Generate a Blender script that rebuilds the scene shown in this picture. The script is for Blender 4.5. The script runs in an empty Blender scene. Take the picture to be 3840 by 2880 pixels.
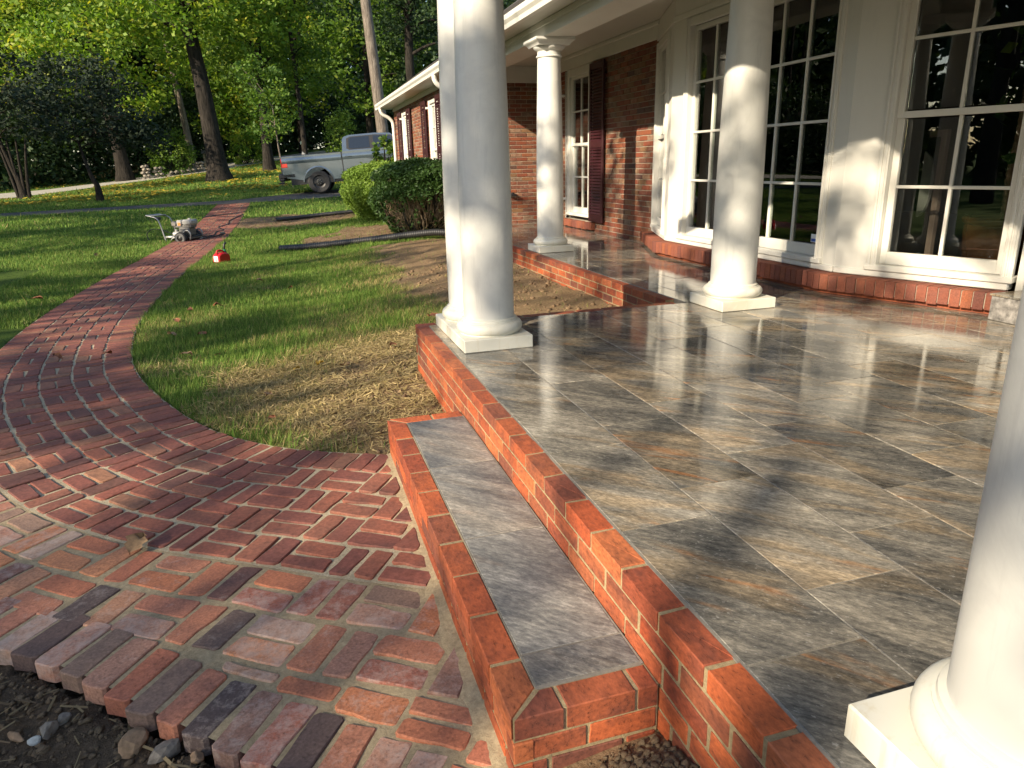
import bpy, bmesh, math, random
import numpy as np
from mathutils import Matrix, Vector, Euler
R = math.radians
random.seed(7); rng = np.random.default_rng(11)
S = bpy.context.scene
C = S.collection
# ------------------------------------------------------------------ camera, sky, sun, exposure
cam = bpy.data.cameras.new('camera'); co = bpy.data.objects.new('camera', cam); C.objects.link(co)
yaw, pitch, roll = 0.2925, 0.3034, -0.0254
cy, sy, cp, sp = math.cos(yaw), math.sin(yaw), math.cos(pitch), math.sin(pitch)
fw = Vector((sy*cp, cy*cp, -sp)); rt = Vector((cy, -sy, 0)); up = rt.cross(fw)
r2 = math.cos(roll)*rt + math.sin(roll)*up; u2 = -math.sin(roll)*rt + math.cos(roll)*up
CAM = Vector((-0.8209, -2.8981, 1.0349))
m4 = Matrix((r2, u2, -fw)).transposed().to_4x4(); m4.translation = CAM
co.matrix_world = m4
cam.sensor_width = 36; cam.lens = 36*2651.37/3840; cam.clip_start = .05; cam.clip_end = 2000
S.camera = co
SUN_EL = 26.6
sun_dir = Vector((-math.cos(R(30))*math.cos(R(SUN_EL)), -math.sin(R(30))*math.cos(R(SUN_EL)), math.sin(R(SUN_EL))))
w = bpy.data.worlds.new('World'); S.world = w; w.use_nodes = True
nt = w.node_tree; nt.nodes.clear()
wo = nt.nodes.new('ShaderNodeOutputWorld'); bg = nt.nodes.new('ShaderNodeBackground'); sk = nt.nodes.new('ShaderNodeTexSky')
sk.sky_type = 'NISHITA'; sk.sun_disc = False; sk.sun_elevation = R(SUN_EL); sk.sun_rotation = R(240)
bg.inputs['Strength'].default_value = 0.13
nt.links.new(sk.outputs[0], bg.inputs[0]); nt.links.new(bg.outputs[0], wo.inputs[0])
sl = bpy.data.lights.new('sun', 'SUN'); sl.energy = 4.8; sl.angle = R(0.55); sl.color = (1.0, .85, .64)
so = bpy.data.objects.new('sun', sl); C.objects.link(so); so.rotation_euler = (-sun_dir).to_track_quat('-Z', 'Y').to_euler()
so.location = sun_dir*60
S.view_settings.view_transform = 'Standard'; S.view_settings.look = 'None'
S.view_settings.exposure = 1.08; S.view_settings.gamma = 1; S.view_settings.use_curve_mapping = False
S.render.engine = 'CYCLES'
S.cycles.max_bounces = 8; S.cycles.diffuse_bounces = 4; S.cycles.glossy_bounces = 4; S.cycles.transparent_max_bounces = 16

# ------------------------------------------------------------------ object helpers
WM = {}
def attach(o, parent, world):
    """parent o while keeping its world matrix; basis = world matrix"""
    o.matrix_basis = world
    if parent is not None:
        o.parent = parent; o.matrix_parent_inverse = WM[parent.name].inverted()
    WM[o.name] = world
def tag(o, label=None, cat=None, group=None, kind=None):
    if label: o['label'] = label
    if cat: o['category'] = cat
    if group: o['group'] = group
    if kind: o['kind'] = kind
    return o
def thing(name, label, cat, loc=(0, 0, 0), rotz=0, group=None):
    o = bpy.data.objects.new(name, None); C.objects.link(o); o.empty_display_size = .2
    attach(o, None, Matrix.Translation(loc) @ Matrix.Rotation(rotz, 4, 'Z'))
    return tag(o, label, cat, group)
def link(name, me, parent=None, world=None):
    o = bpy.data.objects.new(name, me); C.objects.link(o)
    attach(o, parent, world if world is not None else (WM[parent.name].copy() if parent else Matrix()))
    return o
def kids(o): return [c for c in o.children]
def copy_tree(o, world, parent=None):
    """a copy of a thing with copies of its parts and sub-parts; root moved to world"""
    c = o.copy(); C.objects.link(c)
    if parent is None:
        c.matrix_basis = world; WM[c.name] = world
    else:
        c.parent = parent; c.matrix_parent_inverse = o.matrix_parent_inverse.copy()
    for ch in kids(o): copy_tree(ch, None, c)
    return c

class MB:
    """collects shapes in python lists, then becomes ONE mesh"""
    def __init__(s, frame=None): s.v = []; s.f = []; s.F = frame
    def _p(s, p): return tuple(s.F @ Vector(p)) if s.F is not None else tuple(p)
    def add(s, vs, fs):
        n = len(s.v); s.v += [s._p(p) for p in vs]; s.f += [tuple(i+n for i in f) for f in fs]; return s
    def box(s, a, b, bev=0):
        x0, y0, z0 = [min(p, q) for p, q in zip(a, b)]; x1, y1, z1 = [max(p, q) for p, q in zip(a, b)]
        if bev <= 0:
            return s.add([(x0,y0,z0),(x1,y0,z0),(x1,y1,z0),(x0,y1,z0),(x0,y0,z1),(x1,y0,z1),(x1,y1,z1),(x0,y1,z1)],
                  [(0,3,2,1),(4,5,6,7),(0,1,5,4),(1,2,6,5),(2,3,7,6),(3,0,4,7)])
        b_ = min(bev, (x1-x0)/2.1, (y1-y0)/2.1, (z1-z0)/2.1)
        vs = []; ring = []
        for z, i in ((z0, b_), (z0+b_, 0), (z1-b_, 0), (z1, b_)):
            c_ = b_ if i == 0 else b_
            for (x, y) in ((x0+i+ (b_ if i==0 else 0), y0+i), (x1-i-(b_ if i==0 else 0), y0+i), (x1-i, y0+i+(b_ if i==0 else 0)), (x1-i, y1-i-(b_ if i==0 else 0)),
                           (x1-i-(b_ if i==0 else 0), y1-i), (x0+i+(b_ if i==0 else 0), y1-i), (x0+i, y1-i-(b_ if i==0 else 0)), (x0+i, y0+i+(b_ if i==0 else 0))):
                vs.append((x, y, z))
        fs = [tuple(range(7, -1, -1)), tuple(range(24, 32))]
        for k in range(3):
            for j in range(8):
                fs.append((k*8+j, k*8+(j+1) % 8, (k+1)*8+(j+1) % 8, (k+1)*8+j))
        return s.add(vs, fs)
    def lathe(s, prof, cx=0, cy=0, seg=32, cap=True):
        vs = []; fs = []; n = len(prof)
        for r, z in prof:
            for k in range(seg):
                a = 2*math.pi*k/seg; vs.append((cx+r*math.cos(a), cy+r*math.sin(a), z))
        for i in range(n-1):
            for k in range(seg):
                k2 = (k+1) % seg; fs.append((i*seg+k, i*seg+k2, (i+1)*seg+k2, (i+1)*seg+k))
        if cap: fs += [tuple(range(seg-1, -1, -1)), tuple((n-1)*seg+k for k in range(seg))]
        return s.add(vs, fs)
    def prism(s, poly, z0, z1, bev=0):
        """extruded polygon (x,y) CCW, with a bevelled top"""
        n = len(poly); vs = []; fs = []
        cxm = sum(p[0] for p in poly)/n; cym = sum(p[1] for p in poly)/n
        rings = [(0, z0), (0, z1-bev), (bev, z1)] if bev else [(0, z0), (0, z1)]
        for ins, z in rings:
            for i, p in enumerate(poly):
                if ins:
                    a = Vector(poly[i-1]); b = Vector(p); c_ = Vector(poly[(i+1) % n])
                    e1 = (b-a); e2 = (c_-b)
                    if e1.length < 1e-6 or e2.length < 1e-6: q = b
                    else:
                        n1 = Vector((-e1.y, e1.x)).normalized(); n2 = Vector((-e2.y, e2.x)).normalized()
                        m_ = (n1+n2); m_ = m_.normalized()*(ins/max(.5, m_.normalized().dot(n1))) if m_.length > 1e-6 else n1*ins
                        q = b+m_
                    vs.append((q.x, q.y, z))
                else: vs.append((p[0], p[1], z))
        k = len(rings)
        fs.append(tuple(range(n-1, -1, -1))); fs.append(tuple((k-1)*n+i for i in range(n)))
        for j in range(k-1):
            for i in range(n):
                i2 = (i+1) % n; fs.append((j*n+i, j*n+i2, (j+1)*n+i2, (j+1)*n+i))
        return s.add(vs, fs)
    def tube(s, pts, rad, seg=8, cap=True):
        pts = [Vector(p) for p in pts]; n = len(pts)
        rads = rad if hasattr(rad, '__len__') else [rad]*n
        vs = []; fs = []; prev = None
        for i, p in enumerate(pts):
            t = (pts[min(i+1, n-1)]-pts[max(i-1, 0)]).normalized()
            if prev is None:
                a = Vector((0, 0, 1)) if abs(t.z) < .9 else Vector((1, 0, 0)); u_ = t.cross(a).normalized()
            else:
                u_ = (prev - t*prev.dot(t)); u_ = u_.normalized() if u_.length > 1e-6 else t.orthogonal().normalized()
            prev = u_; v_ = t.cross(u_)
            for k in range(seg):
                a = 2*math.pi*k/seg; vs.append(tuple(p + (u_*math.cos(a)+v_*math.sin(a))*rads[i]))
        for i in range(n-1):
            for k in range(seg):
                k2 = (k+1) % seg; fs.append((i*seg+k, i*seg+k2, (i+1)*seg+k2, (i+1)*seg+k))
        if cap: fs += [tuple(range(seg-1, -1, -1)), tuple((n-1)*seg+k for k in range(seg))]
        return s.add(vs, fs)
    def mesh(s, name, mat, smooth=None, rnd=None):
        me = bpy.data.meshes.new(name); me.from_pydata(s.v, [], s.f)
        bm = bmesh.new(); bm.from_mesh(me); bmesh.ops.recalc_face_normals(bm, faces=bm.faces); bm.to_mesh(me); bm.free()
        if mat is not None: me.materials.append(mat)
        if smooth is not None:
            me.polygons.foreach_set('use_smooth', [True]*len(me.polygons))
            me.set_sharp_from_angle(angle=R(smooth))
        return me
    def build(s, name, mat, parent=None, smooth=None, world=None):
        """vertices are in world space unless a world matrix is given"""
        return link(name, s.mesh(name, mat, smooth), parent, Matrix() if world is None else world)
def smoothpath(pts, n=8):
    """Catmull-Rom through pts"""
    P = [Vector(p) for p in pts]; P = [2*P[0]-P[1]]+P+[2*P[-1]-P[-2]]; out = []
    for i in range(1, len(P)-2):
        for k in range(n):
            t = k/n; a, b, c_, d = P[i-1], P[i], P[i+1], P[i+2]
            out.append(.5*((2*b)+(c_-a)*t+(2*a-5*b+4*c_-d)*t*t+(3*b-a-3*c_+d)*t**3))
    out.append(P[-2]); return out
def frame(o, u, n, z=(0, 0, 1)):
    """local (u, n, z) -> world"""
    u = Vector(u).normalized(); n = Vector(n).normalized(); z = Vector(z)
    m = Matrix((u, n, z)).transposed().to_4x4(); m.translation = Vector(o); return m
def np_mesh(name, verts, faces_n, mat, attrs=None, smooth=False):
    """verts (N,3); consecutive faces of faces_n vertices each"""
    verts = np.ascontiguousarray(verts.reshape(-1, 3), dtype=np.float32); nv = len(verts); nf = nv//faces_n
    me = bpy.data.meshes.new(name); me.vertices.add(nv); me.vertices.foreach_set('co', verts.ravel())
    me.loops.add(nv); me.loops.foreach_set('vertex_index', np.arange(nv, dtype=np.int32))
    me.polygons.add(nf); me.polygons.foreach_set('loop_start', np.arange(0, nv, faces_n, dtype=np.int32))
    me.polygons.foreach_set('loop_total', np.full(nf, faces_n, dtype=np.int32))
    if attrs:
        for k, v in attrs.items():
            v = np.asarray(v, dtype=np.float32)
            if v.ndim == 2:
                a = me.attributes.new(k, 'FLOAT_COLOR', 'FACE'); a.data.foreach_set('color', np.c_[v, np.ones(len(v), np.float32)].ravel().astype(np.float32))
            else:
                a = me.attributes.new(k, 'FLOAT', 'FACE'); a.data.foreach_set('value', v)
    me.materials.append(mat); me.update(); me.validate()
    return me
# value noise in numpy
_perm = rng.random((64, 64))
def vnoise(x, y):
    x = np.asarray(x, float); y = np.asarray(y, float)
    xi = np.floor(x).astype(int); yi = np.floor(y).astype(int); fx = x-xi; fy = y-yi
    fx = fx*fx*(3-2*fx); fy = fy*fy*(3-2*fy)
    g = lambda a, b: _perm[a % 64, b % 64]
    return (g(xi, yi)*(1-fx)+g(xi+1, yi)*fx)*(1-fy)+(g(xi, yi+1)*(1-fx)+g(xi+1, yi+1)*fx)*fy
def fbm(x, y, o=4):
    s_ = 0; a = .5; t = 0
    for i in range(o): s_ = s_+a*vnoise(x*2**i+17.3*i, y*2**i+5.1*i); t += a; a *= .5
    return s_/t
def ss(a, b, x):
    t = np.clip((np.asarray(x, float)-a)/(b-a), 0, 1); return t*t*(3-2*t)

# ------------------------------------------------------------------ materials
def mat(name):
    m = bpy.data.materials.new(name); m.use_nodes = True; n = m.node_tree; n.nodes.clear()
    out = n.nodes.new('ShaderNodeOutputMaterial'); b = n.nodes.new('ShaderNodeBsdfPrincipled'); n.links.new(b.outputs[0], out.inputs[0])
    return m, n, b, out
def nd(n, t, **k):
    x = n.nodes.new('ShaderNode'+t)
    for a, v in k.items():
        if a in x.inputs: x.inputs[a].default_value = v
        else: setattr(x, a, v)
    return x
def ramp(n, stops, interp='LINEAR'):
    r = n.nodes.new('ShaderNodeValToRGB'); r.color_ramp.interpolation = interp
    e = r.color_ramp.elements
    while len(e) < len(stops): e.new(.5)
    for q, (p, c) in zip(e, stops): q.position = p; q.color = (*c, 1) if len(c) == 3 else c
    return r
def mixc(n, fac, a, b, mode='MIX'):
    x = n.nodes.new('ShaderNodeMix'); x.data_type = 'RGBA'; x.blend_type = mode
    for s_, v in ((0, fac), (6, a), (7, b)):
        if isinstance(v, (int, float)): x.inputs[s_].default_value = v
        elif isinstance(v, tuple): x.inputs[s_].default_value = (*v, 1)
        else: n.links.new(v, x.inputs[s_])
    return x.outputs[2]
def math_(n, op, a, b=None, c=None):
    x = n.nodes.new('ShaderNodeMath'); x.operation = op
    for i, v in enumerate((a, b, c)):
        if v is None: continue
        if isinstance(v, (int, float)): x.inputs[i].default_value = v
        else: n.links.new(v, x.inputs[i])
    return x.outputs[0]
def simple(name, col, rough=.5, metal=0, noise=.12, scale=12, bump=0, spec=.5, coat=0):
    m, n, b, o = mat(name)
    tc = nd(n, 'TexCoord'); nz = nd(n, 'TexNoise', Scale=scale, Detail=5.0, Roughness=.6)
    n.links.new(tc.outputs['Object'], nz.inputs['Vector'])
    lo = tuple(c*(1-noise) for c in col); hi = tuple(min(1, c*(1+noise)) for c in col)
    r = ramp(n, [(.3, lo), (.7, hi)]); n.links.new(nz.outputs['Fac'], r.inputs[0]); n.links.new(r.outputs[0], b.inputs['Base Color'])
    b.inputs['Roughness'].default_value = rough; b.inputs['Metallic'].default_value = metal
    b.inputs['Specular IOR Level'].default_value = spec; b.inputs['Coat Weight'].default_value = coat
    if bump:
        bp = nd(n, 'Bump', Strength=.6, Distance=bump); n.links.new(nz.outputs['Fac'], bp.inputs['Height']); n.links.new(bp.outputs[0], b.inputs['Normal'])
    return m
def rnd_value(n):
    """one random number per brick/leaf: object random + face attribute"""
    oi = nd(n, 'ObjectInfo'); at = nd(n, 'Attribute', attribute_name='rnd')
    return math_(n, 'FRACT', math_(n, 'ADD', oi.outputs['Random'], at.outputs['Fac']))
def brick_mat(name, stops, rough=.8, stain=(.06, .03, .025), stain_amt=.45, chalk=None, chalk_amt=0, bump=.0035, stretch=(1, 1, 1), scale=14):
    m, n, b, o = mat(name)
    rv = rnd_value(n)
    geo = nd(n, 'NewGeometry')
    off = n.nodes.new('ShaderNodeVectorMath'); off.operation = 'MULTIPLY_ADD'
    cb = nd(n, 'CombineXYZ'); 
    for i in range(3): n.links.new(math_(n, 'MULTIPLY', rv, 37.0*(i+1)), cb.inputs[i])
    mp = n.nodes.new('ShaderNodeMapping'); mp.inputs['Scale'].default_value = stretch; n.links.new(geo.outputs['Position'], mp.inputs[0])
    add = n.nodes.new('ShaderNodeVectorMath'); add.operation = 'ADD'; n.links.new(mp.outputs[0], add.inputs[0]); n.links.new(cb.outputs[0], add.inputs[1])
    base = ramp(n, stops); n.links.new(rv, base.inputs[0])
    n1 = nd(n, 'TexNoise', Scale=scale, Detail=6.0, Roughness=.65); n.links.new(add.outputs[0], n1.inputs['Vector'])
    n2 = nd(n, 'TexNoise', Scale=scale*9, Detail=4.0, Roughness=.7); n.links.new(add.outputs[0], n2.inputs['Vector'])
    f1 = ramp(n, [(.45, (0, 0, 0)), (.72, (1, 1, 1))]); n.links.new(n1.outputs['Fac'], f1.inputs[0])
    c = mixc(n, math_(n, 'MULTIPLY', f1.outputs[0], stain_amt), base.outputs[0], stain)
    v = ramp(n, [(.3, (.62, .62, .62)), (.7, (1.25, 1.25, 1.25))]); n.links.new(n2.outputs['Fac'], v.inputs[0])
    c = mixc(n, 1.0, c, v.outputs[0], 'MULTIPLY')
    if chalk:
        n3 = nd(n, 'TexNoise', Scale=scale*1.6, Detail=9.0, Roughness=.78, Distortion=.25); n.links.new(add.outputs[0], n3.inputs['Vector'])
        rv2 = math_(n, 'FRACT', math_(n, 'MULTIPLY', rv, 7.13))
        th = math_(n, 'MULTIPLY', math_(n, 'SUBTRACT', math_(n, 'ADD', n3.outputs['Fac'], math_(n, 'MULTIPLY', rv2, .30)), .66), 5.0)
        x = n.nodes.new('ShaderNodeClamp'); n.links.new(th, x.inputs[0])
        c = mixc(n, math_(n, 'MULTIPLY', x.outputs[0], chalk_amt), c, chalk)
    n.links.new(c, b.inputs['Base Color']); b.inputs['Roughness'].default_value = rough; b.inputs['Specular IOR Level'].default_value = .35
    pit = ramp(n, [(.28, (0, 0, 0)), (.42, (1, 1, 1))]); n.links.new(n2.outputs['Fac'], pit.inputs[0])
    hsum = math_(n, 'ADD', math_(n, 'MULTIPLY', pit.outputs[0], .6), n1.outputs['Fac'])
    bp = nd(n, 'Bump', Strength=.75, Distance=bump); n.links.new(hsum, bp.inputs['Height']); n.links.new(bp.outputs[0], b.inputs['Normal'])
    return m
def mortar_mat(name, c1, c2, scale=60, bump=.006):
    m, n, b, o = mat(name)
    geo = nd(n, 'NewGeometry')
    n1 = nd(n, 'TexNoise', Scale=scale, Detail=6.0, Roughness=.75); n.links.new(geo.outputs['Position'], n1.inputs['Vector'])
    n2 = nd(n, 'TexNoise', Scale=5.0, Detail=5.0, Roughness=.6); n.links.new(geo.outputs['Position'], n2.inputs['Vector'])
    r = ramp(n, [(.3, c1), (.7, c2)]); n.links.new(n1.outputs['Fac'], r.inputs[0])
    r2_ = ramp(n, [(.3, (.72, .72, .7)), (.7, (1.12, 1.1, 1.05))]); n.links.new(n2.outputs['Fac'], r2_.inputs[0])
    n.links.new(mixc(n, 1.0, r.outputs[0], r2_.outputs[0], 'MULTIPLY'), b.inputs['Base Color']); b.inputs['Roughness'].default_value = .95
    b.inputs['Specular IOR Level'].default_value = .2
    bp = nd(n, 'Bump', Strength=.8, Distance=bump); n.links.new(n1.outputs['Fac'], bp.inputs['Height']); n.links.new(bp.outputs[0], b.inputs['Normal'])
    return m
M = {}
M['curb'] = brick_mat('curb_brick', [(0, (.33, .068, .026)), (.2, (.42, .105, .036)), (.38, (.26, .062, .03)), (.52, (.45, .135, .05)), (.66, (.20, .062, .036)), (.8, (.40, .10, .034)), (.92, (.155, .06, .042)), (1, (.36, .075, .027))], stain=(.075, .032, .028), stain_amt=.75, stretch=(1, .5, 1), scale=10, rough=.72, bump=.0032)
M['old'] = brick_mat('old_paver', [(0, (.25, .085, .058)), (.25, (.18, .066, .052)), (.5, (.28, .10, .062)), (.72, (.13, .058, .048)), (.88, (.31, .15, .085)), (1, (.23, .075, .055))], stain=(.06, .038, .036), stain_amt=.55, scale=7, bump=.0018)
M['new'] = brick_mat('reclaimed_paver', [(0, (.46, .165, .085)), (.18, (.42, .22, .15)), (.30, (.09, .065, .06)), (.40, (.36, .125, .08)), (.55, (.54, .21, .09)), (.68, (.38, .235, .16)), (.79, (.08, .06, .058)), (.85, (.46, .16, .09)), (1, (.42, .27, .19))],
                      stain=(.06, .045, .05), stain_amt=.35, chalk=(.52, .43, .37), chalk_amt=.5, scale=12, bump=.003)
M['house'] = brick_mat('house_brick', [(0, (.205, .053, .025)), (.25, (.145, .044, .028)), (.45, (.23, .07, .032)), (.6, (.20, .108, .052)), (.72, (.085, .047, .037)), (.85, (.215, .06, .027)), (1, (.155, .07, .042))], stain=(.13, .07, .05), stain_amt=.5, scale=9, chalk=(.42, .34, .24), chalk_amt=.35)
M['sill'] = brick_mat('sill_brick', [(0, (.19, .06, .038)), (.4, (.24, .075, .042)), (.7, (.15, .05, .036)), (1, (.26, .08, .036))], stain=(.12, .06, .05), stain_amt=.4, scale=12, bump=.002)
M['mortar_tan'] = mortar_mat('mortar_tan', (.24, .185, .11), (.42, .335, .20))
M['mortar_sand'] = mortar_mat('mortar_sand', (.27, .225, .15), (.56, .49, .36), scale=120)
M['mortar_new'] = mortar_mat('mortar_new', (.26, .205, .13), (.47, .385, .25), scale=55)
M['mortar_house'] = mortar_mat('mortar_house', (.28, .25, .20), (.45, .40, .33))
M['grout'] = mortar_mat('grout', (.17, .158, .138), (.27, .25, .22), bump=.001)
M['stone'] = brick_mat('field_stone', [(0, (.20, .18, .15)), (.5, (.30, .27, .22)), (1, (.16, .14, .12))], scale=6, bump=.02)
def white_mat(name, col=(.60, .59, .545), rough=.45, dirt=.25, dirtcol=(.42, .42, .40), scale=2.2):
    m, n, b, o = mat(name)
    geo = nd(n, 'NewGeometry')
    n1 = nd(n, 'TexNoise', Scale=scale, Detail=9.0, Roughness=.72, Distortion=.6); n.links.new(geo.outputs['Position'], n1.inputs['Vector'])
    mp = n.nodes.new('ShaderNodeMapping'); mp.inputs['Scale'].default_value = (22, 22, 2.2); n.links.new(geo.outputs['Position'], mp.inputs[0])
    n2 = nd(n, 'TexNoise', Scale=1.0, Detail=5.0, Roughness=.7); n.links.new(mp.outputs[0], n2.inputs['Vector'])
    f = ramp(n, [(.48, (0, 0, 0)), (.60, (1, 1, 1))]); n.links.new(n1.outputs['Fac'], f.inputs[0])
    g = ramp(n, [(.55, (0, 0, 0)), (.70, (1, 1, 1))]); n.links.new(n2.outputs['Fac'], g.inputs[0])
    c = mixc(n, math_(n, 'MULTIPLY', f.outputs[0], dirt*.75), col, dirtcol)
    c = mixc(n, math_(n, 'MULTIPLY', g.outputs[0], dirt), c, dirtcol)
    n.links.new(c, b.inputs['Base Color']); b.inputs['Roughness'].default_value = rough
    bp = nd(n, 'Bump', Strength=.15, Distance=.002); n.links.new(n1.outputs['Fac'], bp.inputs['Height']); n.links.new(bp.outputs[0], b.inputs['Normal'])
    return m
M['white'] = white_mat('white_trim', dirt=.14)
M['column'] = white_mat('column_paint', (.60, .60, .565), .42, .40, (.40, .40, .39))
M['plinth'] = white_mat('plinth_paint', (.61, .60, .53), .5, .55, (.50, .44, .30))
M['ceil'] = white_mat('ceiling_paint', (.50, .49, .43), .6, .1)
M['gutter'] = white_mat('gutter_white', (.66, .65, .60), .35, .15)
M['maroon'] = simple('maroon_paint', (.035, .007, .010), .45, noise=.2)
M['shingle'] = simple('roof_shingle', (.075, .07, .068), .95, noise=.5, scale=40, bump=.01)
# glass: fresnel mix of clear and mirror
def glass_mat(name, tint=(.86, .9, .88), boost=1.5):
    m, n, b, o = mat(name); n.nodes.remove(b)
    tr = nd(n, 'BsdfTransparent'); tr.inputs[0].default_value = (*tint, 1)
    gl = nd(n, 'BsdfGlossy'); gl.inputs['Roughness'].default_value = .0; gl.inputs[0].default_value = (.95, .95, .95, 1)
    fr = nd(n, 'Fresnel', IOR=1.52); f = math_(n, 'MULTIPLY', fr.outputs[0], boost); 
    cl = n.nodes.new('ShaderNodeClamp'); n.links.new(f, cl.inputs[0])
    mx = nd(n, 'MixShader'); n.links.new(cl.outputs[0], mx.inputs[0]); n.links.new(tr.outputs[0], mx.inputs[1]); n.links.new(gl.outputs[0], mx.inputs[2])
    nz = nd(n, 'TexNoise', Scale=2.2, Detail=1.0); tc = nd(n, 'NewGeometry'); n.links.new(tc.outputs['Position'], nz.inputs['Vector'])
    bp = nd(n, 'Bump', Strength=.05, Distance=.01); n.links.new(nz.outputs['Fac'], bp.inputs['Height']); n.links.new(bp.outputs[0], gl.inputs['Normal'])
    n.links.new(mx.outputs[0], o.inputs[0]); return m
M['glass'] = glass_mat('window_glass')
# porcelain slate tile, wet
def tile_mat(name, wet=True):
    m, n, b, o = mat(name)
    oi = nd(n, 'ObjectInfo'); geo = nd(n, 'NewGeometry')
    cb = nd(n, 'CombineXYZ'); n.links.new(math_(n, 'MULTIPLY', oi.outputs['Random'], 91.0), cb.inputs[2]); n.links.new(math_(n, 'MULTIPLY', oi.outputs['Random'], 13.0), cb.inputs[0])
    add = n.nodes.new('ShaderNodeVectorMath'); add.operation = 'ADD'; n.links.new(geo.outputs['Position'], add.inputs[0]); n.links.new(cb.outputs[0], add.inputs[1])
    rot = n.nodes.new('ShaderNodeMapping'); rot.inputs['Rotation'].default_value = (0, 0, R(46)); n.links.new(add.outputs[0], rot.inputs[0])
    def noise(sx, sy, off, detail, rough, dist):
        mp = n.nodes.new('ShaderNodeMapping'); mp.inputs['Scale'].default_value = (sx, sy, 1); mp.inputs['Location'].default_value = (off, off*.7, off*.3); n.links.new(rot.outputs[0], mp.inputs[0])
        x = nd(n, 'TexNoise', Scale=1.0, Detail=detail, Roughness=rough, Distortion=dist); n.links.new(mp.outputs[0], x.inputs['Vector']); return x.outputs['Fac']
    low = noise(1.6, 4.2, 0, 3.0, .5, .8)          # broad bands of a slab
    mid = noise(2.6, 15, 5, 6.0, .62, .55)         # cleft streaks
    fine = noise(34, 90, 9, 6.0, .78, .2)          # grain
    spk = noise(70, 110, 3, 3.0, .6, .0)
    tanm = noise(1.3, 4.8, 14, 4.0, .55, 1.0)
    rustm = noise(1.8, 9.5, 21, 5.0, .6, 1.2)
    shift = math_(n, 'MULTIPLY', math_(n, 'SUBTRACT', math_(n, 'FRACT', math_(n, 'MULTIPLY', oi.outputs['Random'], 5.37)), .5), .085)
    v = math_(n, 'ADD', math_(n, 'ADD', math_(n, 'MULTIPLY', low, .42), math_(n, 'MULTIPLY', mid, .40)), math_(n, 'ADD', math_(n, 'MULTIPLY', fine, .18), shift))
    rr_ = ramp(n, [(.34, (.037, .041, .045)), (.43, (.076, .078, .079)), (.505, (.128, .126, .119)), (.58, (.190, .184, .168)), (.69, (.33, .325, .305))]); n.links.new(v, rr_.inputs[0])
    c = rr_.outputs[0]
    c = mixc(n, 1.0, c, (1.26, 1.19, 1.08) if wet else (1.28, 1.29, 1.29), 'MULTIPLY')
    tanf = ramp(n, [(.50, (0, 0, 0)), (.60, (1, 1, 1))]); n.links.new(tanm, tanf.inputs[0])
    c = mixc(n, math_(n, 'MULTIPLY', tanf.outputs[0], .6 if wet else .22), c, mixc(n, 1.0, c, (1.45, 1.18, .86), 'MULTIPLY'))
    rust = ramp(n, [(.58, (0, 0, 0)), (.66, (1, 1, 1))]); n.links.new(rustm, rust.inputs[0])
    c = mixc(n, math_(n, 'MULTIPLY', math_(n, 'MULTIPLY', rust.outputs[0], tanf.outputs[0]), .6 if wet else .12), c, (.28, .12, .045))
    g = ramp(n, [(.30, (.45, .45, .46)), (.5, (1, 1, 1)), (.70, (1.75, 1.72, 1.65))]); n.links.new(fine, g.inputs[0]); c = mixc(n, .85, c, g.outputs[0], 'MULTIPLY')
    s2 = ramp(n, [(.62, (0, 0, 0)), (.70, (1, 1, 1))]); n.links.new(spk, s2.inputs[0]); c = mixc(n, math_(n, 'MULTIPLY', s2.outputs[0], .35), c, (.45, .44, .41))
    n.links.new(c, b.inputs['Base Color'])
    wn = nd(n, 'TexNoise', Scale=1.5, Detail=5.0, Roughness=.62, Distortion=.9); n.links.new(geo.outputs['Position'], wn.inputs['Vector'])
    if wet: rr = ramp(n, [(.38, (.012, .012, .012)), (.55, (.035, .035, .035)), (.70, (.16, .16, .16))])
    else: rr = ramp(n, [(.3, (.35, .35, .35)), (.7, (.5, .5, .5))])
    n.links.new(math_(n, 'ADD', wn.outputs['Fac'], math_(n, 'MULTIPLY', math_(n, 'SUBTRACT', mid, .5), .25)), rr.inputs[0]); n.links.new(rr.outputs[0], b.inputs['Roughness'])
    b.inputs['IOR'].default_value = 1.5; b.inputs['Specular IOR Level'].default_value = .6 if wet else .4
    hs = math_(n, 'ADD', math_(n, 'MULTIPLY', mid, .9), math_(n, 'MULTIPLY', fine, .28))
    bp = nd(n, 'Bump', Strength=.5 if wet else .7, Distance=.0009 if wet else .002); n.links.new(hs, bp.inputs['Height']); n.links.new(bp.outputs[0], b.inputs['Normal'])
    return m
M['tile_side'] = simple('slate_tile_side', (.20, .19, .18), .4, noise=.6, scale=30)
M['tile'] = tile_mat('slate_tile_wet'); M['tile_dry'] = tile_mat('slate_tile_dry', False)
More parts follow.
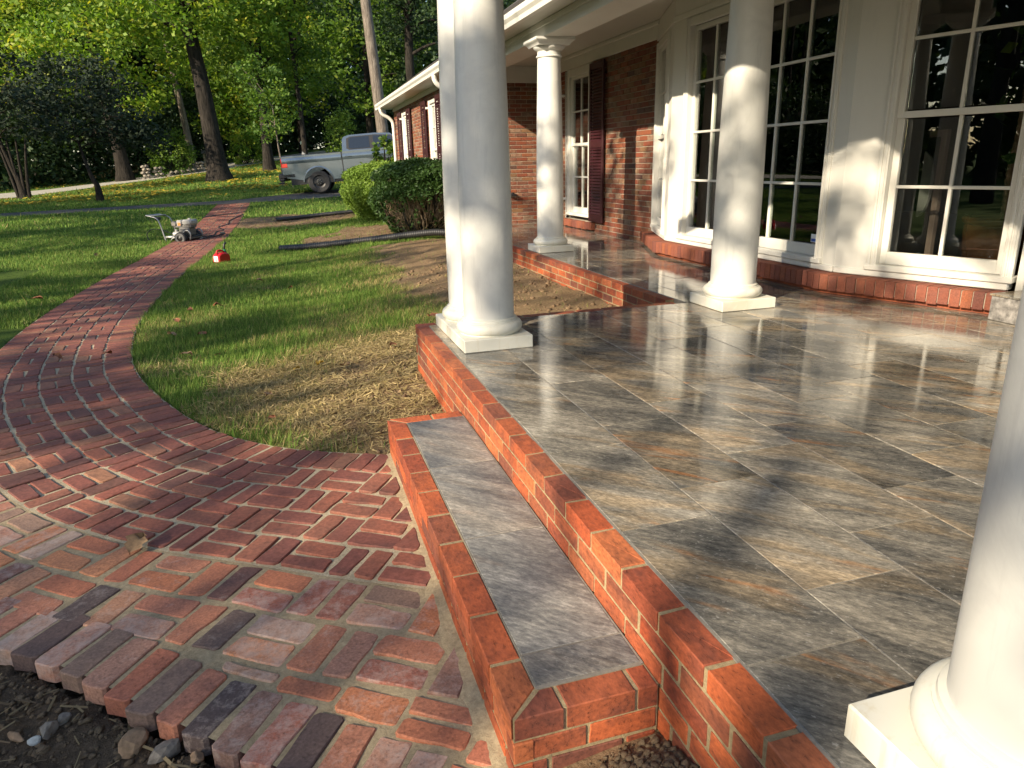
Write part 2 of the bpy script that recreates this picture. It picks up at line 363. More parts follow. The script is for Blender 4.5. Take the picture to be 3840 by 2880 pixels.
# leaves and grass: colour per face
def foliage_mat(name, stops, trans=.35, rough=.55, obj_shift=True):
    m, n, b, o = mat(name)
    at = nd(n, 'Attribute', attribute_name='rnd'); rv = at.outputs['Fac']
    r = ramp(n, stops); n.links.new(rv, r.inputs[0]); n.links.new(r.outputs[0], b.inputs['Base Color'])
    b.inputs['Roughness'].default_value = rough; b.inputs['Specular IOR Level'].default_value = .3
    t = nd(n, 'BsdfTranslucent'); n.links.new(mixc(n, 1.0, r.outputs[0], (1.3, 1.35, .6), 'MULTIPLY'), t.inputs[0])
    mx = nd(n, 'MixShader'); mx.inputs[0].default_value = trans; n.links.new(b.outputs[0], mx.inputs[1]); n.links.new(t.outputs[0], mx.inputs[2]); n.links.new(mx.outputs[0], o.inputs[0])
    return m
def colattr_mat(name, trans=.25, rough=.7):
    m, n, b, o = mat(name)
    at = nd(n, 'Attribute', attribute_name='col'); n.links.new(at.outputs['Color'], b.inputs['Base Color'])
    b.inputs['Roughness'].default_value = rough; b.inputs['Specular IOR Level'].default_value = .2
    t = nd(n, 'BsdfTranslucent'); n.links.new(at.outputs['Color'], t.inputs[0])
    mx = nd(n, 'MixShader'); mx.inputs[0].default_value = trans; n.links.new(b.outputs[0], mx.inputs[1]); n.links.new(t.outputs[0], mx.inputs[2]); n.links.new(mx.outputs[0], o.inputs[0])
    return m
M['grass'] = colattr_mat('grass_blade')
M['leaf_yg'] = foliage_mat('leaf_yellow_green', [(0, (.06, .125, .018)), (.3, (.115, .215, .026)), (.6, (.185, .28, .034)), (.84, (.30, .335, .04)), (1, (.42, .35, .04))], trans=.42)
M['leaf_mid'] = foliage_mat('leaf_mid_green', [(0, (.035, .08, .014)), (.4, (.075, .145, .022)), (.75, (.125, .20, .03)), (1, (.22, .27, .04))], trans=.4)
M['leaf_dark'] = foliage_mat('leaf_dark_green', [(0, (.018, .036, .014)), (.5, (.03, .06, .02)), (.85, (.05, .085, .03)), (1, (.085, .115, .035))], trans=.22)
M['leaf_blue'] = foliage_mat('leaf_blue_green', [(0, (.012, .022, .012)), (.5, (.018, .032, .017)), (.9, (.032, .045, .022)), (1, (.07, .035, .025))], trans=.15, rough=.8)
M['leaf_box'] = foliage_mat('leaf_hedge', [(0, (.07, .13, .016)), (.5, (.13, .21, .028)), (1, (.21, .29, .045))], trans=.25)
def bark_mat(name, c1, c2, scale=14):
    m, n, b, o = mat(name)
    geo = nd(n, 'NewGeometry'); mp = n.nodes.new('ShaderNodeMapping'); mp.inputs['Scale'].default_value = (1, 1, .16); n.links.new(geo.outputs['Position'], mp.inputs[0])
    n1 = nd(n, 'TexNoise', Scale=scale, Detail=7.0, Roughness=.7, Distortion=.4); n.links.new(mp.outputs[0], n1.inputs['Vector'])
    r = ramp(n, [(.35, c1), (.65, c2)]); n.links.new(n1.outputs['Fac'], r.inputs[0]); n.links.new(r.outputs[0], b.inputs['Base Color']); b.inputs['Roughness'].default_value = .95
    b.inputs['Specular IOR Level'].default_value = .15
    bp = nd(n, 'Bump', Strength=1.0, Distance=.05); n.links.new(n1.outputs['Fac'], bp.inputs['Height']); n.links.new(bp.outputs[0], b.inputs['Normal'])
    return m
M['bark_dark'] = bark_mat('bark_dark', (.009, .008, .007), (.042, .036, .030)); M['bark_grey'] = bark_mat('bark_grey', (.075, .062, .05), (.23, .195, .16)); M['twig'] = bark_mat('twig_bark', (.20, .145, .09), (.44, .34, .23), 30)
# ------------------------------------------------------------------ terrain
_tp = [(-2.9,16,-.33),(-2.9,19,-.21),(.43,26,.13),(-9,22.3,-.15),(-3.9,35.6,.55),(-7.3,27,.04),(-11.4,32.8,.06),(-12.8,34.2,.03),(-15.2,41.5,.22),(-9.6,44,.56),(-1.1,49.5,1.58),(-6.2,46.5,.96),(-11.5,50,.72),(6,30,.35),(-1.5,38.7,.86),(-25,45,.3)]
_A = []; _b = []
for x, y, z in _tp:
    u_ = y-14; _A.append([u_, u_*x, u_*u_]); _b.append(z+.4)
_k = np.linalg.lstsq(np.array(_A), np.array(_b), rcond=None)[0]
_P = np.array(_tp)
def _base(x, y):
    u_ = np.maximum(0, np.minimum(y, 62)-14); xx = np.clip(x, -30, 10)
    return -.4+u_*(_k[0]+_k[1]*xx)+u_*u_*_k[2]
_r = _P[:, 2]-_base(_P[:, 0], _P[:, 1])
_K = np.exp(-((_P[:, None, :2]-_P[None, :, :2])**2).sum(-1)/(2*4.5**2))
_w = np.linalg.solve(_K+.05*np.eye(len(_P)), _r)
def terr(x, y):
    x = np.asarray(x, float); y = np.asarray(y, float); z = _base(x, y)
    for (px, py, _), wi in zip(_tp, _w): z = z+wi*np.exp(-((x-px)**2+(y-py)**2)/(2*4.5**2))
    return z+.19*ss(-1.2, 1.9, x)*(1-ss(14, 22, y))
T1 = lambda x, y: float(terr(x, y))

# ------------------------------------------------------------------ walkway course: inner edge line, offset outward
_in = [(1.95,-1.22),(1.1,-.63),(.30,-.06),(-.08,.20),(-.46,.47),(-1.06,.90),(-1.5,1.48),(-1.99,2.65),(-2.23,3.72),(-2.36,4.9),(-2.41,6.5),(-2.38,8.8),(-2.30,10.6),(-2.21,13.4),(-2.09,16.5),(-2.05,18.6),(-2.02,21),(-1.98,23.0)]
_sp = smoothpath([(x, y, 0) for x, y in _in], 24)
PS = np.array([(p.x, p.y) for p in _sp])
for _ in range(6): PS[1:-1] = .5*PS[1:-1]+.25*(PS[:-2]+PS[2:])
_seg = np.r_[0, np.cumsum(np.hypot(*np.diff(PS, axis=0).T))]; SL = _seg[-1]
_ss = np.arange(0, SL, .01); PX = np.interp(_ss, _seg, PS[:, 0]); PY = np.interp(_ss, _seg, PS[:, 1])
_tx = np.gradient(PX); _ty = np.gradient(PY)
kk = np.ones(31)/31; _tx = np.convolve(np.pad(_tx, 15, 'edge'), kk, 'valid'); _ty = np.convolve(np.pad(_ty, 15, 'edge'), kk, 'valid')
_l = np.hypot(_tx, _ty); NX = -_ty/_l; NY = _tx/_l      # left of travel = outward
def path_pt(s, t):
    return (np.interp(s, _ss, PX)+t*np.interp(s, _ss, NX), np.interp(s, _ss, PY)+t*np.interp(s, _ss, NY))
OLD_W, NEW_W = 1.035, 1.685
S0 = float(_ss[((PX+.46)**2+(PY-.47)**2).argmin()])      # where the edge meets the step
S_NEW = S0+3.4      # the reclaimed bricks run along the first metres
def w_out(s):
    s = np.asarray(s, float); return np.where(s < S_NEW, OLD_W+(NEW_W-OLD_W)*(1+.25*np.maximum(0, .42-(s-S0))), OLD_W)
def path_st(x, y):
    """distance outside the inner edge and arc position, for arrays"""
    x = np.asarray(x, float).ravel(); y = np.asarray(y, float).ravel(); st = 8
    bx = PX[::st]; by = PY[::st]; t = np.empty(len(x)); s = np.empty(len(x))
    for i in range(0, len(x), 20000):
        dx = x[i:i+20000, None]-bx; dy = y[i:i+20000, None]-by; d = dx*dx+dy*dy; j = d.argmin(1); q = np.arange(len(j))
        sg = dx[q, j]*NX[::st][j]+dy[q, j]*NY[::st][j]
        t[i:i+20000] = np.sign(sg)*np.sqrt(d[q, j]); s[i:i+20000] = _ss[::st][j]
    return s, t
def on_path(x, y, pad=0):
    s, t = path_st(x, y); wmax = w_out(s)
    return (t > -pad) & (t < wmax+pad)
# driveway and road edges (world)
DRIVE = [(-60,17.6,16.0),(-9.4,22.2,1.5),(-2.6,22.75,1.35),(1.3,23.6,2.6),(6,24.4,5),(12,25,6)]
def drive_near(x): return np.interp(x, [p[0] for p in DRIVE], [-60*0+p[1] for p in DRIVE])
def drive_w(x): return np.interp(x, [-30,-9.4,-2.6,1.3,6,12], [1.6,1.5,1.35,3.6,6,6])
def on_drive(x, y): return (y > drive_near(x)) & (y < drive_near(x)+drive_w(x)) & (x > -40) & (x < 12)
def road_near(x): return np.interp(x, [-60,-30,-12.8,-9.5,-5,-1.1,8,20], [12,24,34.2,40.0,44.5,49.2,56,62])
def on_road(x, y): return (y > road_near(x)) & (y < road_near(x)+6.2)
def soil_w(x, y):
    """bare earth along the porch, in the notch, round the hedges, below the new bricks"""
    n = fbm(x*2.3, y*2.3); n2 = fbm(x*6+9, y*6)
    a = ss(.25, .70, n*.5+.62-np.maximum(0, -.15-x)*.75)*(y > .2)*(y < 3.0)*(x < .3)*ss(3.1, 2.1, y)
    b = ((x > .1-.0*y)*(y > 1.6)*(y < 9.7)*(x < 2.2))*ss(.15, .45, n*.4+np.clip((x-.2)*.5, -.2, .8))
    c = ss(.42, .62, n*.55+.45*ss(1.7, .2, np.hypot((x-1.0)/1.7, (y-11.8)/2.2)))
    d = ss(.40, .56, n*.5+.5*ss(1.6, .3, np.hypot((x+.6)/1.9, (y-17.0)/1.5)))
    return np.clip(np.maximum.reduce([a, b, c, d]), 0, 1)*(1-.25*n2)
def straw_w(x, y):
    n = fbm(x*1.7+3, y*1.7)
    d = ss(2.6, .6, np.hypot((x+.35)/1.25, (y-1.9)/1.35)*2)*1.15+.5*ss(-.7, .9, x)*(y < 9)*(y > 0)
    return np.clip(d+(n-.5)*1.1, 0, 1)*(y < 9.5)*(x > -2.3)
def front_soil(x, y):
    s, t = path_st(x, y); return ((s < S_NEW) & (t > w_out(s)-.02)) 
# ground sheet, graded grid
def graded(a, b, d, lo, hi, g=1.22):
    c = list(np.arange(a, b+1e-6, d)); s_ = d
    while c[-1] < hi: s_ *= g; c.append(c[-1]+s_)
    s_ = d
    while c[0] > lo: s_ *= g; c.insert(0, c[0]-s_)
    return np.array(c)
gx = np.r_[graded(-3.5, 2.4, .06, -900, 2.5)[:-1], graded(2.5, 3, .25, 2.4, 900)]; gx = np.unique(np.round(gx, 4))
gy = np.r_[graded(-3.2, 6, .06, -900, 6.05)[:-1], np.arange(6.1, 30, .22), graded(30.1, 60, .7, 30, 900)]; gy = np.unique(np.round(gy, 4))
GX, GY = np.meshgrid(gx, gy); shp = GX.shape
z = terr(GX, GY)
s_, t_ = path_st(GX, GY); s_ = s_.reshape(shp); t_ = t_.reshape(shp)
wmax = w_out(s_)
onp = (t_ > .03) & (t_ < wmax-.03) & (GY < 23) & ((GX < -.46) | (GY > .5))
fs_ = ((s_ < S_NEW) & (t_ >= wmax-.06) & (GY < 6) & (GX > -6))
sw = soil_w(GX, GY); rough_ = (fbm(GX*9, GY*9)-.5)*.055+(fbm(GX*3, GY*3)-.5)*.05
near = (GX > -7) & (GX < 3.5) & (GY < 14)
z = z+np.where(near, rough_*np.clip(sw, .12, 1), 0)
z = np.where(onp, z-.07, z)
z = np.where(fs_, z-.043+rough_*1.1, z)
mound = .10*np.exp(-(((GX+.16)/.16)**2+((GY+1.86)/.17)**2)); z = z+mound
z = z-.012*(1-sw)*((t_ < .05) & (GY > .3))
z = np.where((GX > -60) & on_road(GX, GY).reshape(shp), z-.05, z); z = np.where(on_drive(GX, GY).reshape(shp), z-.05, z)
def ground_mat():
    m, n, b, o = mat('ground')
    at = nd(n, 'Attribute', attribute_name='zone'); sp_ = n.nodes.new('ShaderNodeSeparateColor'); n.links.new(at.outputs['Color'], sp_.inputs[0])
    geo = nd(n, 'NewGeometry')
    n1 = nd(n, 'TexNoise', Scale=3.0, Detail=8.0, Roughness=.7); n.links.new(geo.outputs['Position'], n1.inputs['Vector'])
    n2 = nd(n, 'TexNoise', Scale=45.0, Detail=6.0, Roughness=.75); n.links.new(geo.outputs['Position'], n2.inputs['Vector'])
    n3 = nd(n, 'TexNoise', Scale=.6, Detail=5.0, Roughness=.6); n.links.new(geo.outputs['Position'], n3.inputs['Vector'])
    g = ramp(n, [(.3, (.035, .06, .012)), (.5, (.06, .10, .018)), (.7, (.10, .135, .025))]); n.links.new(n2.outputs['Fac'], g.inputs[0])
    st = ramp(n, [(.3, (.12, .10, .04)), (.7, (.32, .26, .13))]); n.links.new(n2.outputs['Fac'], st.inputs[0])
    so_ = ramp(n, [(.25, (.10, .062, .036)), (.5, (.22, .145, .085)), (.75, (.34, .24, .15))]); n.links.new(n2.outputs['Fac'], so_.inputs[0])
    dk = ramp(n, [(.25, (.05, .037, .025)), (.6, (.115, .085, .058)), (.8, (.20, .155, .11))]); n.links.new(n2.outputs['Fac'], dk.inputs[0])
    c = mixc(n, sp_.outputs[1], g.outputs[0], st.outputs[0]); c = mixc(n, sp_.outputs[0], c, so_.outputs[0]); c = mixc(n, sp_.outputs[2], c, dk.outputs[0])
    v = ramp(n, [(.3, (.75, .75, .75)), (.7, (1.2, 1.2, 1.2))]); n.links.new(n1.outputs['Fac'], v.inputs[0])
    n.links.new(mixc(n, 1.0, c, v.outputs[0], 'MULTIPLY'), b.inputs['Base Color']); b.inputs['Roughness'].default_value = 1; b.inputs['Specular IOR Level'].default_value = .1
    bp = nd(n, 'Bump', Strength=.9, Distance=.02); n.links.new(n2.outputs['Fac'], bp.inputs['Height']); n.links.new(bp.outputs[0], b.inputs['Normal'])
    return m
def grid_mesh(name, X, Y, Z, m, col=None):
    h, w_ = X.shape; me = bpy.data.meshes.new(name); idx = np.arange(h*w_).reshape(h, w_)
    q = np.stack([idx[:-1, :-1], idx[:-1, 1:], idx[1:, 1:], idx[1:, :-1]], -1).reshape(-1, 4)
    me.vertices.add(h*w_); me.vertices.foreach_set('co', np.stack([X, Y, Z], -1).astype(np.float32).ravel())
    me.loops.add(q.size); me.loops.foreach_set('vertex_index', q.ravel().astype(np.int32))
    me.polygons.add(len(q)); me.polygons.foreach_set('loop_start', np.arange(0, q.size, 4, dtype=np.int32)); me.polygons.foreach_set('loop_total', np.full(len(q), 4, np.int32))
    if col is not None:
        a = me.attributes.new('zone', 'FLOAT_COLOR', 'POINT'); a.data.foreach_set('color', np.concatenate([col.reshape(-1, 3), np.ones((h*w_, 1))], 1).astype(np.float32).ravel())
    me.materials.append(m); me.update(); me.polygons.foreach_set('use_smooth', [True]*len(q)); return me
woods_floor = ss(0, 4, GY-road_near(GX)-9)*(GY > 20)
zone = np.stack([sw*~((s_ < S_NEW) & (t_ > wmax-.12)), straw_w(GX, GY), np.maximum(((s_ < S_NEW) & (t_ >= wmax-.15) & (GY < 6) & (GX > -6))*1.0, woods_floor*.8)], -1)
zone[..., 0] = np.maximum(zone[..., 0], ((GX > -.52) & (GX < .05) & (GY < -1.58) & (GY > -3))*1.0)
tag(link('ground', grid_mesh('ground', GX, GY, z, ground_mat(), zone)), kind='structure')
def gz(x, y):
    """height of the ground sheet"""
    x = np.asarray(x, float); y = np.asarray(y, float)
    i = np.clip(np.searchsorted(gx, x)-1, 0, len(gx)-2); j = np.clip(np.searchsorted(gy, y)-1, 0, len(gy)-2)
    fx = (x-gx[i])/(gx[i+1]-gx[i]); fy = (y-gy[j])/(gy[j+1]-gy[j])
    return (z[j, i]*(1-fx)+z[j, i+1]*fx)*(1-fy)+(z[j+1, i]*(1-fx)+z[j+1, i+1]*fx)*fy
G1 = lambda x, y: float(gz(x, y))
# road and driveway as sheets with a low edge
M['road'] = mortar_mat('road_concrete', (.30, .285, .255), (.42, .40, .36), scale=20, bump=.003)
M['asphalt'] = mortar_mat('driveway_asphalt', (.05, .05, .05), (.11, .108, .105), scale=60, bump=.006)
def strip_sheet(name, xs, near_f, w_f, m, lift):
    n = 9; X = np.repeat(np.array(xs)[None, :], n, 0); Y = near_f(X)+w_f(X)*np.linspace(0, 1, n)[:, None]
    return tag(link(name, grid_mesh(name, X, Y, terr(X, Y)+lift, m)), kind='structure')
strip_sheet('road', np.arange(-58, 20, .5), road_near, lambda x: 6.2+0*x, M['road'], .02)
strip_sheet('driveway', np.arange(-39, 12.1, .3), drive_near, drive_w, M['asphalt'], .012)

# ------------------------------------------------------------------ the walkway: mortar bed and bricks
walk = tag(bpy.data.objects.new('walkway', None), kind='structure'); C.objects.link(walk); attach(walk, None, Matrix.Translation((-1.5, .5, -.4)))
def bed(name, s0, s1, ds, t0, t1, dz, m):
    s = np.arange(s0, s1, ds); t = np.linspace(0, 1, 18); SS, TT = np.meshgrid(s, t); TT = t0+(t1(SS)-t0)*TT if callable(t1) else t0+(t1-t0)*TT
    X = np.interp(SS, _ss, PX)+TT*np.interp(SS, _ss, NX); Y = np.interp(SS, _ss, PY)+TT*np.interp(SS, _ss, NY)
    Z = terr(X, Y)+dz+(fbm(X*8, Y*8)-.5)*.005; Z = np.where((X > -.440) & (Y < .8), -.62, Z)
    return link(name, grid_mesh(name, X, Y, Z, m), walk, Matrix())
bed('mortar_bed', 0, SL-.05, .025, -.0, OLD_W+.002, .0035, M['mortar_sand']); bed('mortar_bed', 0, S_NEW, .025, OLD_W, lambda s: w_out(s)-.03, .0015, M['mortar_new'])
CLIPX = -.474
_ye = np.arange(-2.3, .50, .02); _X, _Y = np.meshgrid(np.array([-.520, -.500, -.480, -.456]), _ye)
link('mortar_fillet', grid_mesh('mortar_fillet', _X, _Y, terr(_X, _Y)+.0055+(fbm(_X*20, _Y*20)-.5)*.006+np.array([-.006, 0, .002, .006]), M['mortar_new']), walk, Matrix())
def clip(poly):
    out = []
    for i, p in enumerate(poly):
        q = poly[(i+1) % len(poly)]; a = p[0] <= CLIPX; b_ = q[0] <= CLIPX
        if p[1] > .8 and q[1] > .8: a = b_ = True
        if a: out.append(p)
        if a != b_:
            k = (CLIPX-p[0])/(q[0]-p[0]); out.append((CLIPX, p[1]+k*(q[1]-p[1])))
    return out
bricks = []     # (distance, poly, top height, material)
def ring(t0, t1, s_end, pitch, joint, kind, matname, dz, s_start=0.0, phase=0):
    T0 = t0 if callable(t0) else (lambda s: t0); T1_ = t1 if callable(t1) else (lambda s: t1)
    tmv = .5*(T0(_ss)+T1_(_ss))*np.ones(len(_ss)); x, y = PX+tmv*NX, PY+tmv*NY; L = np.r_[0, np.cumsum(np.hypot(np.diff(x), np.diff(y)))]
    L0 = np.interp(s_start, _ss, L); L1 = np.interp(s_end, _ss, L); N = max(1, int(round((L1-L0)/pitch)))
    edges = np.interp(np.linspace(L0, L1, N+1), L, _ss)
    for i in range(N):
        a, b_ = edges[i], edges[i+1]; sm = .5*(a+b_); t0_, t1_ = float(T0(sm)), float(T1_(sm)); tm = .5*(t0_+t1_); j = joint/2; js = j*(b_-a)/pitch
        cells = []
        if kind == 'border': cells = [] if t1_-t0_ < .05 else [(a+js, b_-js, t0_+j, t1_-j)] if pitch < .15 or t1_-t0_ < .125 else [(a+js, b_-js, t0_+j, tm-j), (a+js, b_-js, tm+j, t1_-j)]
        elif (i+phase) % 2 == 0:                  # two bricks along the path
            cells = [(a+js, b_-js, t0_+j, tm-j), (a+js, b_-js, tm+j, t1_-j)]
        else:
            m_ = .5*(a+b_); cells = [(a+js, m_-js, t0_+j, t1_-j), (m_+js, b_-js, t0_+j, t1_-j)]
        for (s0, s1, u0, u1) in cells:
            J = lambda k=.004: random.gauss(0, k)
            q = [path_pt(s0+J(), u0+J()), path_pt(s1+J(), u0+J()), path_pt(s1+J(), u1+J()), path_pt(s0+J(), u1+J())]
            q = [(float(p[0]), float(p[1])) for p in q]
            ar = sum(q[k][0]*q[(k+1) % 4][1]-q[(k+1) % 4][0]*q[k][1] for k in range(4))
            if ar < 0: q = q[::-1]
            q = clip(q)
            if len(q) < 3 or max(p[0] for p in q) > -.46 and q[0][1] < .8: continue
            ar = abs(sum(q[k][0]*q[(k+1) % len(q)][1]-q[(k+1) % len(q)][0]*q[k][1] for k in range(len(q))))/2
            if ar < .0026: continue
            cx_ = sum(p[0] for p in q)/len(q); cy_ = sum(p[1] for p in q)/len(q)
            d = (Vector((cx_, cy_, -.4))-CAM); zc = d.dot(fw); ok = zc > .2 and abs(d.dot(r2)/zc) < .74 and abs(d.dot(u2)/zc) < .57
            bricks.append((zc if ok else 99+zc, q, T1(cx_, cy_)+dz+random.gauss(0, .0014), matname))
SE = SL-.15
ring(.0, .205, SE, .094, .012, 'border', 'old', .010)
for k in range(3): ring(.207+.207*k, .207*(k+2), SE, .209, .016, 'weave', 'old', .0115, phase=k)
ring(.83, OLD_W, SE, .092, .010, 'border', 'old', .010, s_start=S_NEW)
ring(.83, OLD_W-.004, S_NEW, .209, .019, 'weave', 'old', .0115, phase=1)
ring(OLD_W+.004, 1.272, S_NEW, .228, .023, 'weave', 'new', .007, phase=0)
ring(1.276, 1.508, S_NEW, .228, .023, 'weave', 'new', .007, phase=1)
ring(1.512, lambda s: w_out(s)-.238, S_NEW, .21, .020, 'border', 'new', .0075)
ring(lambda s: w_out(s)-.235, w_out, S_NEW, .108, .018, 'border', 'new', .007)
bricks.sort(key=lambda b_: b_[0])
def rough_poly(q, k):
    out = []
    for i, p in enumerate(q):
        r_ = q[(i+1) % len(q)]; out.append(p)
        e = Vector((r_[0]-p[0], r_[1]-p[1])); L = e.length
        if len(q) != 4: continue
        for f in ((.33, .67) if L > .15 else (.5,)) if L > .05 else ():
            nn = Vector((-e.y, e.x))/L*random.gauss(0, k); out.append((p[0]+e.x*f+nn.x, p[1]+e.y*f+nn.y))
    if len(q) != 4: return out
    # blunt the corners
    res = []; n = len(out)
    for i, p in enumerate(out):
        if p in q:
            a = Vector(out[i-1]); b_ = Vector(p); c_ = Vector(out[(i+1) % n]); r1 = random.uniform(.005, .013)
            ea = a-b_; ec = c_-b_
            if ea.length > 2.2*r1 and ec.length > 2.2*r1:
                p1 = b_+ea.normalized()*r1; p2 = b_+ec.normalized()*r1; res += [tuple(p1), tuple(p2)]; continue
        res.append(tuple(p))
    return res
far_b = {'old': MB(), 'new': MB()}; far_r = {'old': [], 'new': []}
for i, (dz_, q, zt, mn) in enumerate(bricks):
    if i < 300 and dz_ < 90:
        qq = rough_poly(q, .0025); cx_ = sum(p[0] for p in q)/len(q); cy_ = sum(p[1] for p in q)/len(q)
        mb = MB().prism([(p[0]-cx_, p[1]-cy_) for p in qq], -.06, 0, .0035)
        link('brick', mb.mesh('brick', M[mn], 35), walk, Matrix.Translation((cx_, cy_, zt)) @ Euler((random.gauss(0, .006), random.gauss(0, .006), 0)).to_matrix().to_4x4())
    else:
        mb = far_b[mn]; n0 = len(mb.f); mb.prism(q, zt-.05, zt, .004); far_r[mn] += [random.random()]*(len(mb.f)-n0)
for mn in far_b:
    if far_b[mn].f:
        me = far_b[mn].mesh('brick', M[mn]); a = me.attributes.new('rnd', 'FLOAT', 'FACE'); a.data.foreach_set('value', far_r[mn]); tag(link('brick', me, walk, Matrix()), kind='stuff')

# ------------------------------------------------------------------ porch: tiles on a bed inside a brick kerb
TW, TL = .3052, .613
porch = thing('porch', 'wet slate tiled porch floor edged with an orange red brick wall', 'porch', (1.0, 0, -.35))
bedm = MB(); bedm.box((-.003, -2.9, -.30), (3.62, 1.735, -.0022)); bedm.box((1.962, 1.736, -.30), (3.62, 9.58, -.0024)); bedm.build('tile_bed', M['grout'], porch)
TILE = {}
def tile_mesh(w_, l_, m):
    k = (round(w_, 3), round(l_, 3), m)
    if k not in TILE: TILE[k] = MB().box((-w_/2, -l_/2, -.012), (w_/2, l_/2, 0), .0012).mesh('tile', M[m])
    return TILE[k]
def tiles(parent, x0, x1, y0, y1, zt, m, rows=None):
    k0 = int(math.floor(x0/TW)); k = k0
    while k*TW < x1-.01:
        xa, xb = max(x0, k*TW+.0023), min(x1, (k+1)*TW-.0023); off = (.193*k) % TL
        j = int(math.floor((y0-off)/TL))
        while off+j*TL < y1-.005:
            ya, yb = max(y0, off+j*TL+.0023), min(y1, off+(j+1)*TL-.0023)
            if xb-xa > .02 and yb-ya > .02:
                link('tile', tile_mesh(xb-xa, yb-ya, m), parent, Matrix.Translation(((xa+xb)/2, (ya+yb)/2, zt+random.gauss(0, .0004))) @ Euler((random.gauss(0, .0009), random.gauss(0, .0009), 0)).to_matrix().to_4x4())
            j += 1
        k += 1
tiles(porch, .0035, 3.615, -2.78, 1.732, 0, 'tile'); tiles(porch, 1.965, 3.615, 1.7355, 9.575, 0, 'tile')
# brick blocks in a vertical plane; u along the wall, n outward
BR = {}
def wall_brick(L, h, d, var, m, bev=.0022):
    k = (round(L, 3), round(h, 3), round(d, 3), var, m)
    if k not in BR:
        rr = random.Random(str(k)); mb = MB()
        mb.box((-L/2, -d, -h/2), (L/2, 0, h/2), bev)
        mb.v = [(x+rr.gauss(0, .0009), y+rr.gauss(0, .0005), zz+rr.gauss(0, .0007)) for x, y, zz in mb.v]
        BR[k] = mb.mesh('brick', M[m])
    return BR[k]
def place_brick(parent, fr, u, zc, L, h, d, m, proud=0):
    w_ = fr @ Matrix.Translation((u, proud+random.gauss(0, .0006), zc)) @ Euler((random.gauss(0, .003), random.gauss(0, .003), random.gauss(0, .003))).to_matrix().to_4x4()
    return link('brick', wall_brick(L, h, d, random.randrange(4), m), parent, w_)
def course(parent, fr, u0, u1, zc, h, d, m, pitch=.2045, joint=.0125, phase=0., proud=0, keep=None, sink=None, rnds=None):
    u = u0-phase*pitch
    while u < u1-1e-4:
        a, b_ = max(u0, u+joint/2), min(u1, u+pitch-joint/2)
        if b_-a > .025 and (keep is None or keep((a+b_)/2, zc)):
            L = round((b_-a)*200)/200
            if sink is None: place_brick(parent, fr, (a+b_)/2, zc, L, h, d, m, proud)
            else:
                n0 = len(sink.f); f_ = sink.F; sink.F = fr @ Matrix.Translation((0, proud+random.gauss(0, .0012), 0)); sink.box((a, -d, zc-h/2), (b_, 0, zc+h/2), .003); sink.F = f_
                rnds += [random.random()]*(len(sink.f)-n0)
        u += pitch
# near kerb wall (faces -X at x=-.08), its coping flush with the tiles
def kerb(xo, y0, y1, zb, far=None, phase=.42):
    fr = frame((xo, y0, 0), (0, 1, 0), (-1, 0, 0)); L = y1-y0
    mb = MB(); mb.box((xo+.0042, y0, zb-.1), (xo+.074, y1, -.0045)); mb.build('mortar', M['mortar_tan'], porch)
    course(porch, fr, 0, L, -.0295, .057, .079, 'curb', phase=phase)
    i = 0; zc = -.0295-.0675
    while zc > zb-.05:
        course(porch, fr, 0, L, zc, .057, .05, 'curb', phase=(phase+.5*(1-i % 2)+.13*i) % 1, proud=-.001); zc -= .0675; i += 1
kerb(-.082, -2.75, 1.795, -.45); kerb(1.872, 1.905, 9.58, -.40, phase=.2)
# return wall at the far edge of the near platform (faces +Y)
fr = frame((-.082, 1.815, 0), (1, 0, 0), (0, 1, 0)); mb = MB(); mb.box((-.08, 1.738, -.42), (1.87, 1.8108, -.0045)); mb.build('mortar', M['mortar_tan'], porch)
course(porch, fr, 0, 1.955, -.0295, .057, .076, 'curb', phase=.3)
for i in range(4): course(porch, fr, 0, 1.95, -.0985-.0675*i, .057, .05, 'curb', phase=.5*(i % 2), proud=-.001)
mb = MB(); mb.box((-.007, -2.76, -.05), (.003, 1.73, -.0012)); mb.box((1.954, 1.735, -.05), (1.964, 9.57, -.0016)); mb.build('grout_strip', M['grout'], porch)
# ------------------------------------------------------------------ low step in front of it
step = thing('brick_step', 'long low step with grey slate tiles framed in orange brick, below the porch edge', 'step', (-.27, -.57, -.37))
SX0, SX1, SY0, SY1, SZ = -.462, -.084, -1.635, .492, -.185
mb = MB(); mb.box((SX0+.0052, SY0+.0052, -.52), (SX1-.001, SY1-.0052, SZ-.013)); mb.box((SX0+.0054, SY0+.0054, SZ-.02), (-.376, SY1-.0054, SZ-.003)); mb.box((-.3765, SY0+.0054, SZ-.02), (SX1-.001, SY0+.082, SZ-.003)); mb.box((-.3765, SY1-.082, SZ-.02), (SX1-.001, SY1-.0054, SZ-.003)); mb.build('mortar', M['mortar_tan'], step)
def step_tile(y0, y1):
    link('tile', tile_mesh(.278, y1-y0, 'tile_dry'), step, Matrix.Translation((-.232, (y0+y1)/2, SZ+.002)))
for y0, y1 in ((-1.545, -1.430), (-1.424, -.806), (-.800, -.188), (-.182, .405)): step_tile(y0, y1)
mb = MB(); mb.box((-.376, -1.553, SZ-.03), (-.3718, .411, SZ+.0005)); mb.box((-.0925, -1.553, SZ-.03), (-.086, .411, SZ+.0006)); mb.box((-.3716, -1.556, SZ-.03), (-.0927, -1.5455, SZ+.0003)); [mb.box((-.3712, y-.0032, SZ-.02), (-.0928, y+.0032, SZ+.0012)) for y in (-1.427, -.803, -.185)]; mb.build('grout_strip', M['grout'], step)
